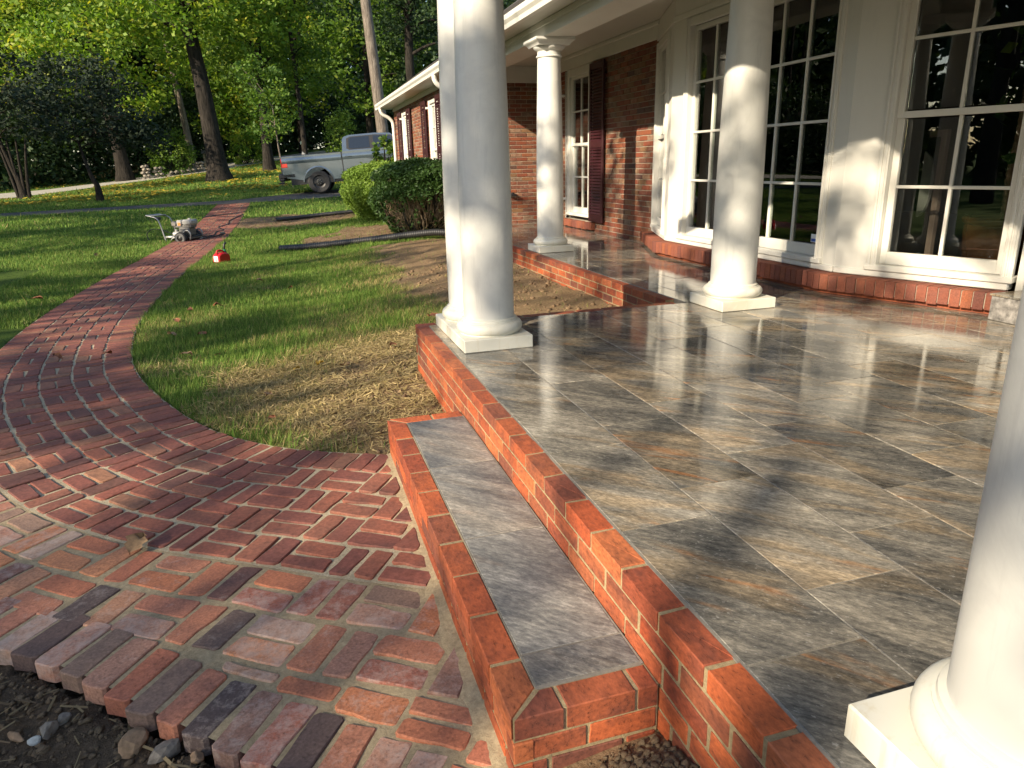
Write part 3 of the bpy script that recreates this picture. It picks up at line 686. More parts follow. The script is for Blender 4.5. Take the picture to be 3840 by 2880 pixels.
def flat_brick(parent, poly, zt, h, m):
    cx_ = sum(p[0] for p in poly)/len(poly); cy_ = sum(p[1] for p in poly)/len(poly)
    link('brick', MB().prism([(p[0]-cx_, p[1]-cy_) for p in poly], -h, 0, .0028).mesh('brick', M[m]), parent, Matrix.Translation((cx_, cy_, zt)))
ys = [-1.437, -1.225, -1.010, -.803, -.592, -.388, -.196, .004, .205, .405]
xi = -.378; g = .006
flat_brick(step, [(SX0, SY0+.005), (xi+.001, SY0+.088), (xi, ys[0]-g), (SX0, ys[0]-g)], SZ, .06, 'curb')
for a, b_ in zip(ys[:-1], ys[1:]): flat_brick(step, [(SX0, a+g), (xi, a+g), (xi, b_-g), (SX0, b_-g)], SZ+random.gauss(0, .001), .06, 'curb')
flat_brick(step, [(SX0, ys[-1]+g-.006), (xi, ys[-1]+g-.006), (SX0, SY1-.01)], SZ, .06, 'curb')
flat_brick(step, [(SX0+.007, SY0), (-.335, SY0), (-.335, SY0+.078), (xi+.010, SY0+.078)], SZ, .06, 'curb')
flat_brick(step, [(-.324, SY0), (-.150, SY0), (-.150, SY0+.078), (-.324, SY0+.078)], SZ, .06, 'curb'); flat_brick(step, [(-.139, SY0), (-.090, SY0), (-.090, SY0+.078), (-.139, SY0+.078)], SZ, .06, 'curb')
flat_brick(step, [(xi+.004, SY1-.078), (-.246, SY1-.078), (-.246, SY1), (SX0+.014, SY1)], SZ, .06, 'curb'); flat_brick(step, [(-.235, SY1-.078), (-.088, SY1-.078), (-.088, SY1), (-.235, SY1)], SZ, .06, 'curb')
fr = frame((SX0, SY0, 0), (0, 1, 0), (-1, 0, 0))
for i in range(3): course(step, fr, .0, SY1-SY0, SZ-.098-.0675*i, .056, .05, 'curb', phase=(.15+.5*i) % 1, proud=-.001)
fr = frame((SX0, SY0, 0), (1, 0, 0), (0, -1, 0))
for i in range(3): course(step, fr, .0, SX1-SX0-.008, SZ-.098-.0675*i, .056, .05, 'curb', phase=(.02+.5*i) % 1, proud=-.001, pitch=.195)
fr = frame((SX1, SY1, 0), (-1, 0, 0), (0, 1, 0))
for i in range(3): course(step, fr, .0, SX1-SX0-.003, SZ-.098-.0675*i, .056, .05, 'curb', phase=(.5*i) % 1, proud=-.001)
# door step block clad in tile at the right
ds = thing('door_step', 'raised door step clad in grey slate tile beside the bay window', 'step', (3.7, -.2, 0))
mb = MB(); mb.box((3.405, -1.4, .002), (4.05, .462, .155)); mb.build('core', M['grout'], ds)
mb = MB(); mb.box((3.393, -1.405, .003), (3.4045, .465, .1545), .001); mb.build('riser_tile', M['tile_side'], ds); mb = MB(); mb.box((3.4055, .4625, .003), (4.05, .472, .1545), .001); mb.build('riser_tile', M['tile_side'], ds)
mb = MB(); mb.box((3.385, -1.41, .1555), (4.05, .475, .168), .0015); mb.build('tread_tile', M['tile'], ds)
# ------------------------------------------------------------------ house
W, YE, XW, YF = 3.64, 9.6, 2.17, 17.4
house = thing('house', 'low brick house with white trim, maroon shutters and a bowed bay window', 'house', (W, 6.0, -.3))
CZ = .0677
def wall_bricks(part, fr, L, z0, z1, holes, own=None, phase=0.):
    """a brick skin: own(u,z) -> True gives each brick its own object, the rest is joined"""
    sink = MB(); rn = []; i = 0; zc = z0+CZ/2
    def keep(u, zz): return not any(a-.0 < u < b_ and c_ < zz < d for a, b_, c_, d in holes)
    while zc < z1-.02:
        cuts = sorted([(a, b_) for a, b_, c_, d in holes if c_ < zc < d]); spans = []; s0 = 0
        for a, b_ in cuts: spans.append((s0, a)); s0 = b_
        spans.append((s0, L))
        for a, b_ in spans:
            if b_-a < .03: continue
            u = a-((phase+.5*(i % 2)) % 1)*.2045
            while u < b_-1e-4:
                p, q = max(a, u+.005), min(b_, u+.1995)
                if q-p > .03:
                    if own and own((p+q)/2, zc): place_brick(part, fr, (p+q)/2, zc, round((q-p)*200)/200, .0575, .08, 'house')
                    else:
                        n0 = len(sink.f); sink.F = fr @ Matrix.Translation((0, random.gauss(0, .0015), 0)); sink.box((p, -.06, zc-.0287), (q, 0, zc+.0287), .004); rn.extend([random.random()]*(len(sink.f)-n0))
                u += .2045
        zc += CZ; i += 1
    if sink.f:
        sink.F = None; me = sink.mesh('brick', M['house']); a = me.attributes.new('rnd', 'FLOAT', 'FACE'); a.data.foreach_set('value', rn); tag(link('brick', me, part, Matrix()), kind='stuff')
def backing(name, fr, L, z0, z1, holes):
    mb = MB(fr); us = sorted({0, L, *[h[0] for h in holes], *[h[1] for h in holes]})
    for a, b_ in zip(us[:-1], us[1:]):
        hs = [h for h in holes if h[0] <= a+1e-6 and h[1] >= b_-1e-6]
        if not hs: mb.box((a, -.2, z0), (b_, -.009, z1))
        else:
            mb.box((a, -.2, z0), (b_, -.009, hs[0][2])); mb.box((a, -.2, hs[0][3]), (b_, -.009, z1))
    return mb.build(name, M['mortar_house'], house)
# walls. u runs so that n = outward
fF = frame((W, YE, 0), (0, -1, 0), (-1, 0, 0))                # front wall, u = YE - y
FWH = (YE-8.50, YE-7.42, .128, 2.39)
p = backing('front_wall', fF, YE-5.47, -.35, 2.405, [FWH]); wall_bricks(p, fF, YE-5.47, -.30, 2.40, [FWH], own=lambda u, zz: u > YE-6.93 and zz > .02)
fE = frame((XW, YE, 0), (1, 0, 0), (0, -1, 0))                # end wall of the wing
p = backing('end_wall', fE, W-XW, -.4, 2.36, []); wall_bricks(p, fE, W-XW-.004, -.30, 2.34, [], phase=.3)
fWg = frame((XW, YF, 0), (0, -1, 0), (-1, 0, 0))              # wing front
WH = [(YF-15.95, YF-15.10, .40, 2.30), (YF-12.42, YF-11.57, .40, 2.30)]
p = backing('wing_wall', fWg, YF-YE, -.4, 2.40, WH); wall_bricks(p, fWg, YF-YE, -.30, 2.40, WH, phase=.1)
mb = MB(); mb.box((XW+.21, YF-.15, -.4), (9, YF, 2.5)); mb.build('gable_wall', M['mortar_house'], house)
# windows
def window(part, fr, u0, u1, z0, z1, nc, nr, double=True, casing=.085, glass_n=-.062, sill=True):
    st = .048; zm = (z0+z1)/2
    W_ = lambda: MB(fr)
    for nm, a, b_, c_, d, n0, n1 in (('casing', u0-st-casing, u0-st, z0-.13, z1+st+casing, -.03, .016), ('casing', u1+st, u1+st+casing, z0-.13, z1+st+casing, -.03, .016), ('casing', u0-st-.0005, u1+st+.0005, z1+st, z1+st+casing, -.03, .0155)):
        m_ = W_().box((a, n0, c_), (b_, n1, d), .004)
        if b_-a < .2:
            e = a if a > u1 else b_; s_ = -1 if a > u1 else 1
            m_.box((a+.012, n1-.004, c_+.003), (a+.03, n1+.010, d-.003), .003); m_.box((b_-.03, n1-.004, c_+.003), (b_-.012, n1+.007, d-.003), .003)
        m_.build(nm, M['white'], part)
    fm = W_()
    lay = [(z0, zm-.022, glass_n), (zm+.022, z1, glass_n+.022)] if double else [(z0, z1, glass_n)]
    for a, b_, gn in lay:
        fm.box((u0-st, gn-.02, a-.09 if a == z0 else a-.044), (u0, gn+.022, b_+(st if b_ == z1 else 0)), .003); fm.box((u1, gn-.02, a-.09 if a == z0 else a-.044), (u1+st, gn+.022, b_+(st if b_ == z1 else 0)), .003)
        fm.box((u0-.001, gn-.0205, a-.09 if a == z0 else a-.044), (u1+.001, gn+.0215, a), .003)
        if b_ == z1: fm.box((u0-.001, gn-.0205, b_), (u1+.001, gn+.0215, b_+st), .003)
    # jamb linings close the pocket behind the casing
    fm.box((u0-st-.02, -.14, z0-.12), (u0-st+.001, -.012, z1+st), 0); fm.box((u1+st-.001, -.14, z0-.12), (u1+st+.02, -.012, z1+st), 0)
    fm.build('sash', M['white'], part)
    if sill: W_().box((u0-st-casing-.01, -.10, z0-.135), (u1+st+casing+.01, .034, z0-.092), .006).build('window_sill', M['white'], part)
    for a, b_, gn in lay:
        n_r = nr//2 if double else nr; pw = (u1-u0)/nc; ph = (b_-a)/n_r
        for i in range(1, nc): W_().box((u0+i*pw-.011, gn-.016, a), (u0+i*pw+.011, gn+.017, b_), .003).build('muntin', M['white'], part)
        for j in range(1, n_r): W_().box((u0, gn-.0155, a+j*ph-.011), (u1, gn+.0165, a+j*ph+.011), .003).build('muntin', M['white'], part)
        for i in range(nc):
            for j in range(n_r):
                W_().box((u0+i*pw+.0112, gn-.003, a+j*ph+.0112), (u0+(i+1)*pw-.0112, gn+.002, a+(j+1)*ph-.0112)).build('pane', M['glass'], part)
win = MB(fF).box((YE-8.505, -.03, .13), (YE-8.50, .014, 2.39)).build('window', M['white'], house)
window(win, fF, YE-8.27, YE-7.60, .32, 2.24, 2, 4, casing=.11)
for y0 in (15.95, 12.42):
    wn = MB(fWg).box((YF-y0-.02, -.03, .35), (YF-y0-.017, .012, 2.3)).build('window', M['white'], house)
    window(wn, fWg, YF-y0+.12, YF-y0+.73, .5, 2.16, 2, 4, casing=.07)
# brick sill of the far window
def sill_row(part, b0, b1, f0, f1, zb, zt, N, name='sill_brick'):
    """rowlock bricks between a back line and a front line"""
    for i in range(N):
        g = .055; a, b_ = (i+g)/N, (i+1-g)/N; J = random.gauss(0, .0012)
        L = lambda p, q, t: (p[0]+(q[0]-p[0])*t, p[1]+(q[1]-p[1])*t)
        q = [L(b0, b1, a), L(b0, b1, b_), L(f0, f1, b_), L(f0, f1, a)]
        nx = (f0[0]-b0[0]); q = [(x+J*.6, y) for x, y in q]
        ar = sum(q[k][0]*q[(k+1) % 4][1]-q[(k+1) % 4][0]*q[k][1] for k in range(4))
        if ar < 0: q = q[::-1]
        cx_ = sum(x for x, y in q)/4; cy_ = sum(y for x, y in q)/4; dz = random.gauss(0, .0022)
        mb = MB().prism([(x-cx_, y-cy_) for x, y in q], zb-zt+random.gauss(0, .003), 0, .006)
        link(name, mb.mesh(name, M['sill'], 50), part, Matrix.Translation((cx_, cy_, zt+dz)))
sl_ = MB().box((3.585, 7.32, .02), (3.66, 8.70, .112)).build('brick_sill', M['mortar_house'], house)
sill_row(sl_, (3.66, 7.30), (3.66, 8.72), (3.575, 7.30), (3.575, 8.72), .012, .122, 21)
# ---- bay window
A0, A1 = (W, 5.455), (3.22, 4.335); B0, B1 = A1, (3.22, 1.68); D0, D1 = B1, (W, .56)
bay = MB().box((3.30, 1.75, .10), (3.9, 4.27, .152)).build('bay_window', M['white'], house)
def facet(p0, p1): 
    u = Vector((p1[0]-p0[0], p1[1]-p0[1], 0)); return frame((p0[0], p0[1], 0), u, (u.y/u.length, -u.x/u.length, 0)), u.length
def facet_wall(p0, p1, u0, u1, z0, z1, nc, nr, double, casing):
    fr, L = facet(p0, p1)
    if fr.to_3x3() @ Vector((0, 1, 0)) @ Vector((-1, 0, 0)) < 0: print('facet normal inward')
    a, b_ = u0-.048-casing*.4, u1+.048+casing*.4
    for x0, x1 in ((0, a), (b_, L)):
        MB(fr).box((x0, -.07, .155), (x1, 0, 2.40), .002).build('panel', M['white'], bay)
    MB(fr).box((a-.001, -.07, .156), (b_+.001, -.001, z0-.10)).build('panel', M['white'], bay); MB(fr).box((a-.001, -.07, z1+.06), (b_+.001, -.001, 2.40)).build('panel', M['white'], bay)
    MB(fr).box((.002, -.02, .1535), (L-.002, .020, .200), .006).build('base_board', M['white'], bay)
    MB(fr).box((.002, -.02, 2.375), (L-.002, .022, 2.43), .006).build('head_moulding', M['white'], bay)
    window(bay, fr, u0, u1, z0, z1, nc, nr, double, casing)
    for x in (.0, L): pass
facet_wall(A0, A1, .10, .83, .33, 2.24, 2, 4, True, .065)
facet_wall(B0, B1, .385, 2.385, .335, 2.24, 6, 4, False, .075)
facet_wall(D0, D1, .372, 1.092, .335, 2.24, 2, 4, True, .07)
# pilaster beads at the two corners
for (x, y) in (A1, B1): pass
# sticker in the lower corner of the bay glass
frB, _ = facet(B0, B1); MB(frB).box((2.29, -.058, .350), (2.365, -.0575, .415)).build('sticker', simple('sticker_white', (.8, .82, .85), .4, noise=.02), bay)
MB(frB).box((2.295, -.0572, .355), (2.36, -.0568, .378)).build('sticker_band', simple('sticker_blue', (.03, .10, .42), .4, noise=.3, scale=120), bay)
def off(p, dx, dy): return (p[0]+dx, p[1]+dy)
nA = Vector((-1.12, .42)).normalized(); nD = Vector((-1.12, -.42)).normalized(); nB = Vector((-1, 0))
def miter(n1, n2, d): m_ = (n1+n2).normalized(); return m_*(d/m_.dot(n1))
fd, bd_ = .152, -.03; mA = (nA+nB).normalized(); mD = (nD+nB).normalized()
q = lambda p, v: (p[0]+v.x, p[1]+v.y)
bs = MB().prism([q(D1, nD*bd_), q(B1, miter(nD, nB, bd_)), q(A1, miter(nA, nB, bd_)), q(A0, nA*bd_), q(A0, nA*.142), q(A1, miter(nA, nB, .142)), q(B1, miter(nD, nB, .142)), q(D1, nD*.142)][::-1], .042, .143).build('brick_sill', M['mortar_house'], house)
sill_row(bs, q(A0, nA*bd_), q(A1, miter(nA, nB, bd_)), q(A0, nA*fd), q(A1, miter(nA, nB, fd)), .034, .151, 18)
sill_row(bs, q(B0, miter(nA, nB, bd_)), q(B1, miter(nD, nB, bd_)), q(B0, miter(nA, nB, fd)), q(B1, miter(nD, nB, fd)), .034, .151, 40)
sill_row(bs, q(D0, miter(nD, nB, bd_)), q(D1, nD*bd_), q(D0, miter(nD, nB, fd)), q(D1, nD*fd), .034, .151, 17)
MB().prism([q(D1, nD*bd_), q(B1, miter(nD, nB, bd_)), q(A1, miter(nA, nB, bd_)), q(A0, nA*bd_), q(A0, nA*.105), q(A1, miter(nA, nB, .105)), q(B1, miter(nD, nB, .105)), q(D1, nD*.105)][::-1], .002, .0415).build('footing_course', M['curb'], house)
# door side: casing, brick return and a dark door
MB().box((3.66, .40, .02), (3.80, .53, 2.4), .004).build('door_casing', M['white'], house)
MB().box((3.69, .10, .17), (3.82, .398, 2.4), .002).build('door_jamb', simple('door_wood', (.16, .07, .03), .5, noise=.4, scale=30), house)
MB().box((3.83, -2.0, .17), (3.9, .10, 2.4), .002).build('front_door', simple('door_paint', (.09, .014, .015), .35), house)
# ---- shutters: stiles and rails, slats as sub-parts
SLAT = MB().box((-.205, -.005, -.019), (.205, .005, .019), .003).mesh('slat', M['maroon'])
def shutter(fr, u0, z0, z1, w_=.49, n=.035):
    F = MB(fr); d = .03
    F.box((u0, n, z0), (u0+.045, n+d, z1), .003); F.box((u0+w_-.045, n, z0), (u0+w_, n+d, z1), .003)
    zm = z0+(z1-z0)*.50
    for a, b_ in ((z0, z0+.11), (zm-.045, zm+.045), (z1-.09, z1)): F.box((u0+.044, n+.001, a), (u0+w_-.044, n+d-.001, b_), .002)
    F.box((u0+.03, .0, z0+.15), (u0+w_-.03, n, z0+.17)); F.box((u0+.03, .0, z1-.17), (u0+w_-.03, n, z1-.15))
    s_ = F.build('shutter', M['maroon'], house)
    for a, b_ in ((z0+.13, zm-.06), (zm+.06, z1-.105)):
        k = int((b_-a)/.0425)
        for i in range(k+1):
            link('slat', SLAT, s_, fr @ Matrix.Translation((u0+w_/2, n+d/2, a+(b_-a)*i/k)) @ Matrix.Rotation(R(32), 4, 'X'))
shutter(fF, YE-7.41, .145, 2.37)
for y in (16.46, 15.06, 13.10, 11.53): shutter(fWg, YF-y, .30, 2.31)
hin = simple('hinge_white', (.7, .7, .66), .4)
for zz in (.42, 2.02):
    MB().box((3.60, 8.52, zz), (3.64, 8.60, zz+.035), .004).build('hinge', hin, house)
    for y in (11.57, 12.45, 15.09, 15.98): MB().box((2.10, y-.03, zz+.1), (2.165, y+.03, zz+.14), .004).build('hinge', hin, house)
# ---- porch beam, ceiling, friezes
MB().box((2.055, 1.36, 2.342), (2.41, YE-.002, 2.62), .004).build('porch_beam', M['white'], house)
MB().box((2.056, -8, 2.342), (2.409, 1.355, 2.62), .004).build('porch_beam', M['white'], house)
MB().box((2.035, 1.75, 2.44), (2.054, YE, 2.498), .006).build('beam_moulding', M['white'], house)
MB().box((2.411, -8, 2.602), (W+.2, YE+.1, 2.64)).build('porch_ceiling', M['ceil'], house)
MB().box((W-.022, 5.40, 2.402), (W+.18, YE-.003, 2.601), .004).build('frieze_board', M['white'], house)
MB().box((W-.05, 5.40, 2.55), (W-.023, YE-.004, 2.6015), .008).build('crown_moulding', M['white'], house)
MB().box((2.412, YE-.022, 2.335), (W-.024, YE+.15, 2.60), .004).build('frieze_board', M['white'], house)
for (p0, p1) in ((A0, A1), (B0, B1), (D0, D1)):
    fr, L = facet(p0, p1); MB(fr).box((-.02, -.2, 2.405), (L+.02, .012, 2.6), .003).build('frieze_board', M['white'], house)
MB().box((3.45, -8, 2.42), (W+.2, .56, 2.601), .003).build('frieze_board', M['white'], house)
# wing soffit, porch soffit, gutter, downspouts, roof
MB().box((1.845, 1.95, 2.500), (2.052, YE+.3, 2.515), .001).build('soffit', M['white'], house); MB().box((1.846, YE+.302, 2.500), (XW+.02, 17.9, 2.5152), .001).build('soffit', M['white'], house)
MB().box((XW-.022, YE+.01, 2.402), (XW+.05, YF, 2.499), .003).build('wing_frieze', M['white'], house)
gp = [(1.842, 2.490), (1.842, 2.625), (1.838, 2.625), (1.838, 2.497), (1.79, 2.497), (1.783, 2.54), (1.757, 2.575), (1.757, 2.622), (1.745, 2.622), (1.745, 2.57), (1.772, 2.535), (1.78, 2.490)]
def gutter(y0, y1):
    mb = MB(); n = len(gp); mb.add([(x, y0, zz) for x, zz in gp]+[(x, y1, zz) for x, zz in gp], [tuple(range(n)), tuple(range(2*n-1, n-1, -1))]+[(i, (i+1) % n, n+(i+1) % n, n+i) for i in range(n)])
    mb.box((1.75, y0-.002, 2.492), (1.84, y0+.002, 2.62)); mb.box((1.75, y1-.002, 2.492), (1.84, y1+.002, 2.62)); return mb.build('gutter', M['gutter'], house)
gutter(1.95, 17.95)
MB().box((1.8445, 1.95, 2.515), (1.865, 17.93, 2.64)).build('fascia', M['white'], house)
def downspout(y):
    pts = smoothpath([(1.80, y, 2.50), (1.80, y, 2.42), (1.86, y-.0, 2.33), (2.02, y, 2.24), (2.10, y, 2.14), (2.115, y, 2.0)], 8)
    rads = [.042*(1+.10*(i % 2)) for i in range(len(pts))]; mb = MB().tube(pts, rads, 10); mb.tube([(2.115, y, 2.01), (2.115, y, -.2)], .04, 10); mb.build('downspout', M['gutter'], house, 40)
downspout(17.25); downspout(9.92)
def slab(pts, th, name, m):
    a = Vector(pts[0]); nn = (Vector(pts[1])-a).cross(Vector(pts[2])-a).normalized()
    if nn.z < 0: nn = -nn
    v = [tuple(Vector(p)-nn*th) for p in pts]+[tuple(p) for p in pts]; n = len(pts)
    MB().add(v, [tuple(range(n-1, -1, -1)), tuple(range(n, 2*n))]+[(i, (i+1) % n, n+(i+1) % n, n+i) for i in range(n)]).build(name, m, house)
sl_r = .655; zr = lambda x: 2.645+sl_r*(x-1.80)
slab([(1.80, 2.0, zr(1.80)), (1.80, 17.93, zr(1.80)), (6.2, 17.93, zr(6.2)), (6.2, 2.0, zr(6.2))], .012, 'roof', M['shingle'])
for i in range(24):                                   # shingle courses step up the slope
    x = 1.80+.125*i; slab([(x, 2.0, zr(x)+.006), (x, 17.93, zr(x)+.006), (x+.13, 17.93, zr(x+.13)+.002), (x+.13, 2.0, zr(x+.13)+.002)], .006, 'shingle_course', M['shingle'])
slab([(2.55, -8, zr(2.55)), (2.55, 1.998, zr(2.55)), (6.2, 1.998, zr(6.2)), (6.2, -8, zr(6.2))], .03, 'roof', M['shingle'])
slab([(6.2, -8, zr(6.2)), (6.2, 17.93, zr(6.2)), (11, 17.93, 2.6), (11, -8, 2.6)], .03, 'roof', M['shingle'])
MB().add([(2.2, 17.3, 2.5), (10.5, 17.3, 2.5), (6.2, 17.3, 5.4)], [(0, 1, 2)]).build('gable_end', M['white'], house)
# ---- portico: open gable on the twin columns
RY, SL_G, ZA = -.57, .36, 3.22
zg = lambda y: ZA-SL_G*abs(y-RY)
for y1 in (2.05, -3.19):
    slab([(-.24, RY, ZA+.10), (2.75, RY, ZA+.10), (2.75, y1, zg(y1)+.10), (-.24, y1, zg(y1)+.10)], .10, 'portico_roof', M['shingle'])
    slab([(-.20, RY, ZA-.003), (2.5, RY, ZA-.003), (2.5, y1*.98, zg(y1*.98)-.003), (-.20, y1*.98, zg(y1*.98)-.003)], .012, 'portico_ceiling', M['ceil'])
    s_ = 1 if y1 > 0 else -1
    MB().add([(-.27, RY, ZA+.12), (-.27, y1, zg(y1)+.12), (-.27, y1, zg(y1)-.02), (-.27, RY, ZA-.02), (-.242, RY, ZA+.12), (-.242, y1, zg(y1)+.12), (-.242, y1, zg(y1)-.02), (-.242, RY, ZA-.02)],
             [(0,1,2,3), (7,6,5,4), (0,4,5,1), (1,5,6,2), (2,6,7,3), (3,7,4,0)]).build('rake_board', M['white'], house)
MB().box((.06, 1.36, 2.342), (2.054, 1.71, 2.40), .004).build('portico_beam', M['white'], house); MB().box((.06, .94, 2.342), (.45, 1.355, 2.50), .004).build('portico_beam', M['white'], house)
MB().box((.06, -2.45, 2.342), (2.054, -2.08, 2.50), .004).build('portico_beam', M['white'], house)
MB().add([(2.43, 2.0, 2.6), (2.43, -3.1, 2.6), (2.43, -3.1, zg(-3.1)), (2.43, RY, ZA), (2.43, 2.0, zg(2.0))], [(0, 1, 2, 3, 4)]).build('vault_back', M['ceil'], house)
# hose bib on the end wall
mb = MB(); mb.box((2.96, 9.50, .46), (3.10, 9.595, .50), .01); mb.lathe([(.03, .48), (.035, .51), (.02, .53)], 3.03, 9.54, 12); mb.build('hose_bib', simple('dark_iron', (.02, .02, .022), .4), house, 40)
# ---- room behind the glass
M['room'] = simple('room_dim_paint', (.05, .044, .038), .9); M['roomfloor'] = simple('room_floor_wood', (.045, .022, .011), .4, noise=.4, scale=5)  # near-black walls and dark boards stand in for the dimness indoors
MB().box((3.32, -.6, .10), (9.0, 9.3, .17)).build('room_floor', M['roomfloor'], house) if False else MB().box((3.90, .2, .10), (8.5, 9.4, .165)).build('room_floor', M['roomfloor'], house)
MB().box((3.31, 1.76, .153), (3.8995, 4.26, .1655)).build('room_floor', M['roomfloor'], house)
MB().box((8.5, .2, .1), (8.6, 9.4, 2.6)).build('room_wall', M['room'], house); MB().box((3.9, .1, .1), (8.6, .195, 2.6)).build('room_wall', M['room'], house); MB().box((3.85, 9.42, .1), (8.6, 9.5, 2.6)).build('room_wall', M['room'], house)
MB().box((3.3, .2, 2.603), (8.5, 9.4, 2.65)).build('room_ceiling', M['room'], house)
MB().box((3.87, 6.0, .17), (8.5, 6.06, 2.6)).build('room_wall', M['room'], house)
# curtains of the far window
cm = MB(); cur = simple('curtain_linen', (.46, .42, .34), .9, noise=.1)
for ya, yb in ((7.52, 7.74), (8.08, 8.42)):
    n = 36; pts = [(3.86+.025*math.sin(i*1.3), ya+(yb-ya)*i/n) for i in range(n+1)]
    cm.add([(x, y, .2) for x, y in pts]+[(x, y, 2.35) for x, y in pts], [(i, i+1, n+2+i, n+1+i) for i in range(n)])
tag(cm.build('curtain', cur, None, 60), 'pale linen curtains drawn aside inside the far double hung window', 'curtain')

# ------------------------------------------------------------------ columns
SHAFT = [(.150-.026*(max(0, t-.25)/.75)**1.5 if t > .25 else .150, .168+t*(2.150-.168)) for t in [i/14 for i in range(15)]]
torus = [(.178, .0755)]+[(.166+.031*math.sin(a), .1125-.034*math.cos(a)) for a in [math.pi*i/10 for i in range(1, 10)]]+[(.170, .147), (.170, .151), (.164, .153), (.162, .162), (.152, .169)]
cap = [(.1245, 2.150), (.136, 2.153), (.140, 2.162), (.136, 2.171), (.1245, 2.174), (.1245, 2.215), (.132, 2.222), (.150, 2.232), (.164, 2.250), (.168, 2.262), (.160, 2.268)]
ab = [(.170, 2.2665), (.176, 2.278), (.186, 2.290), (.205, 2.305), (.214, 2.316), (.214, 2.3405)]
def make_column(x, y, label):
    t = thing('column', label, 'column', (x, y, 0), 0, 'white round porch columns')
    f = WM[t.name]
    link('plinth', MB().box((-.206, -.206, .001), (.206, .206, .075), .004).mesh('plinth', M['plinth']), t)
    link('base_moulding', MB().lathe(torus, seg=48).mesh('base_moulding', M['plinth'], 40), t)
    link('shaft', MB().lathe(SHAFT, seg=64).mesh('shaft', M['column'], 40), t)
    link('capital', MB().lathe(cap, seg=48).mesh('capital', M['column'], 30), t)
    mb = MB()
    vs = [(sx*r, sy_*r, zz) for r, zz in ab for sx, sy_ in ((-1, -1), (1, -1), (1, 1), (-1, 1))]; n = len(ab)
    mb.add(vs, [(3, 2, 1, 0), tuple(4*(n-1)+i for i in range(4))]+[(4*i+k, 4*i+(k+1) % 4, 4*i+4+(k+1) % 4, 4*i+4+k) for i in range(n-1) for k in range(4)])
    link('abacus', mb.mesh('abacus', M['column']), t); return t
c0 = make_column(.256, 1.118, 'white column of the twin pair at the porch corner, nearer one')
for x, y, lb, sc in ((.256, 1.535, 'white column of the twin pair at the porch corner, farther one half hidden', 1), (2.21, 1.535, 'white column on the tiles in front of the bay window', 1.06),
                 (2.185, 5.31, 'white column with its capital in view, farthest along the porch', 1.06), (.268, -2.268, 'white column cropped at the right edge, closest to the viewer', 1.02)):
    c_ = copy_tree(c0, Matrix.Translation((x, y, 0)) @ Matrix.Diagonal((sc, sc, 1, 1))); c_['label'] = lb
# ------------------------------------------------------------------ things seen through the glass
pot = thing('flower_pot', 'glazed ochre plant pot behind the right bay window pane', 'plant pot', (4.06, 1.00, .17))
prof = [(.16, 0), (.20, .02), (.235, .16), (.25, .30), (.245, .36), (.262, .375), (.268, .40), (.255, .415), (.235, .41), (.228, .36)]
mb = MB(Matrix.Translation((4.06, 1.00, .17))); mb.lathe(prof, seg=36, cap=False); mb.build('pot', simple('ochre_glaze', (.07, .03, .010), .25, noise=.35, scale=6), pot, 50)
mb = MB(Matrix.Translation((4.06, 1.00, .17))); mb.lathe([(.229, .355), (.1, .37), (.01, .372)], seg=24, cap=False); mb.build('potting_soil', simple('potting_soil', (.03, .02, .014), 1, noise=.5, scale=60, bump=.01), pot, 60)
pl = thing('potted_tree', 'indoor tree with a ringed brown stem rising from the ochre pot', 'plant', (4.06, 1.00, .53))
pts = smoothpath([(4.06, 1.00, .53), (4.055, 1.01, .85), (4.04, .98, 1.2), (4.03, .98, 1.6)], 14); MB().tube(pts, [.030+.005*(i % 2) for i in range(len(pts))], 9).build('stem', simple('palm_stem', (.20, .12, .075), .9, noise=.4, scale=30), pl, 50)
lv = []
for i in range(34):
    c_ = np.array([4.06, .98, 1.5])+rng.normal(0, 1, 3)*np.array([.09, .11, .22]) if i > 8 else np.array([4.0, .78, .75])+rng.normal(0, 1, 3)*np.array([.05, .07, .18])
    a = rng.normal(size=3); a /= np.linalg.norm(a); b_ = np.cross(a, rng.normal(size=3)); b_ /= np.linalg.norm(b_)
    lv.append([c_-a*.07, c_+b_*.04, c_+a*.07, c_-b_*.04])
link('foliage', np_mesh('foliage', np.array(lv), 4, M['leaf_mid'], {'rnd': rng.random(len(lv))}), pl, Matrix())
fr_t = thing('pale_upright', 'tall pale upright with a short arm and a half round panel behind the right bay window', 'stand', (3.85, 1.42, .17))  # plain upright, short arm and half disc behind the pane
wd = simple('pale_wood', (.15, .10, .085), .6, noise=.15, scale=20)
MB().box((3.82, 1.375, .17), (3.86, 1.425, 1.19), .004).build('upright', wd, fr_t); MB().box((3.822, 1.4255, 1.14), (3.858, 1.53, 1.19), .004).build('arm', wd, fr_t)
mb = MB(frame((3.80, 1.53, .80), (0, -1, 0), (-1, 0, 0))); n = 18; mb.add([(0, 0, 0)]+[(.10*math.sin(math.pi*i/n), 0, .24*math.cos(math.pi*i/n)) for i in range(n+1)]+[(0, -.02, 0)]+[(.10*math.sin(math.pi*i/n), -.02, .24*math.cos(math.pi*i/n)) for i in range(n+1)],
      [(0, i+1, i+2) for i in range(n)]+[(n+2, n+4+i, n+3+i) for i in range(n)]+[(i+1, n+3+i, n+4+i, i+2) for i in range(n)]); mb.build('panel', simple('grey_panel', (.16, .15, .14), .4), fr_t)
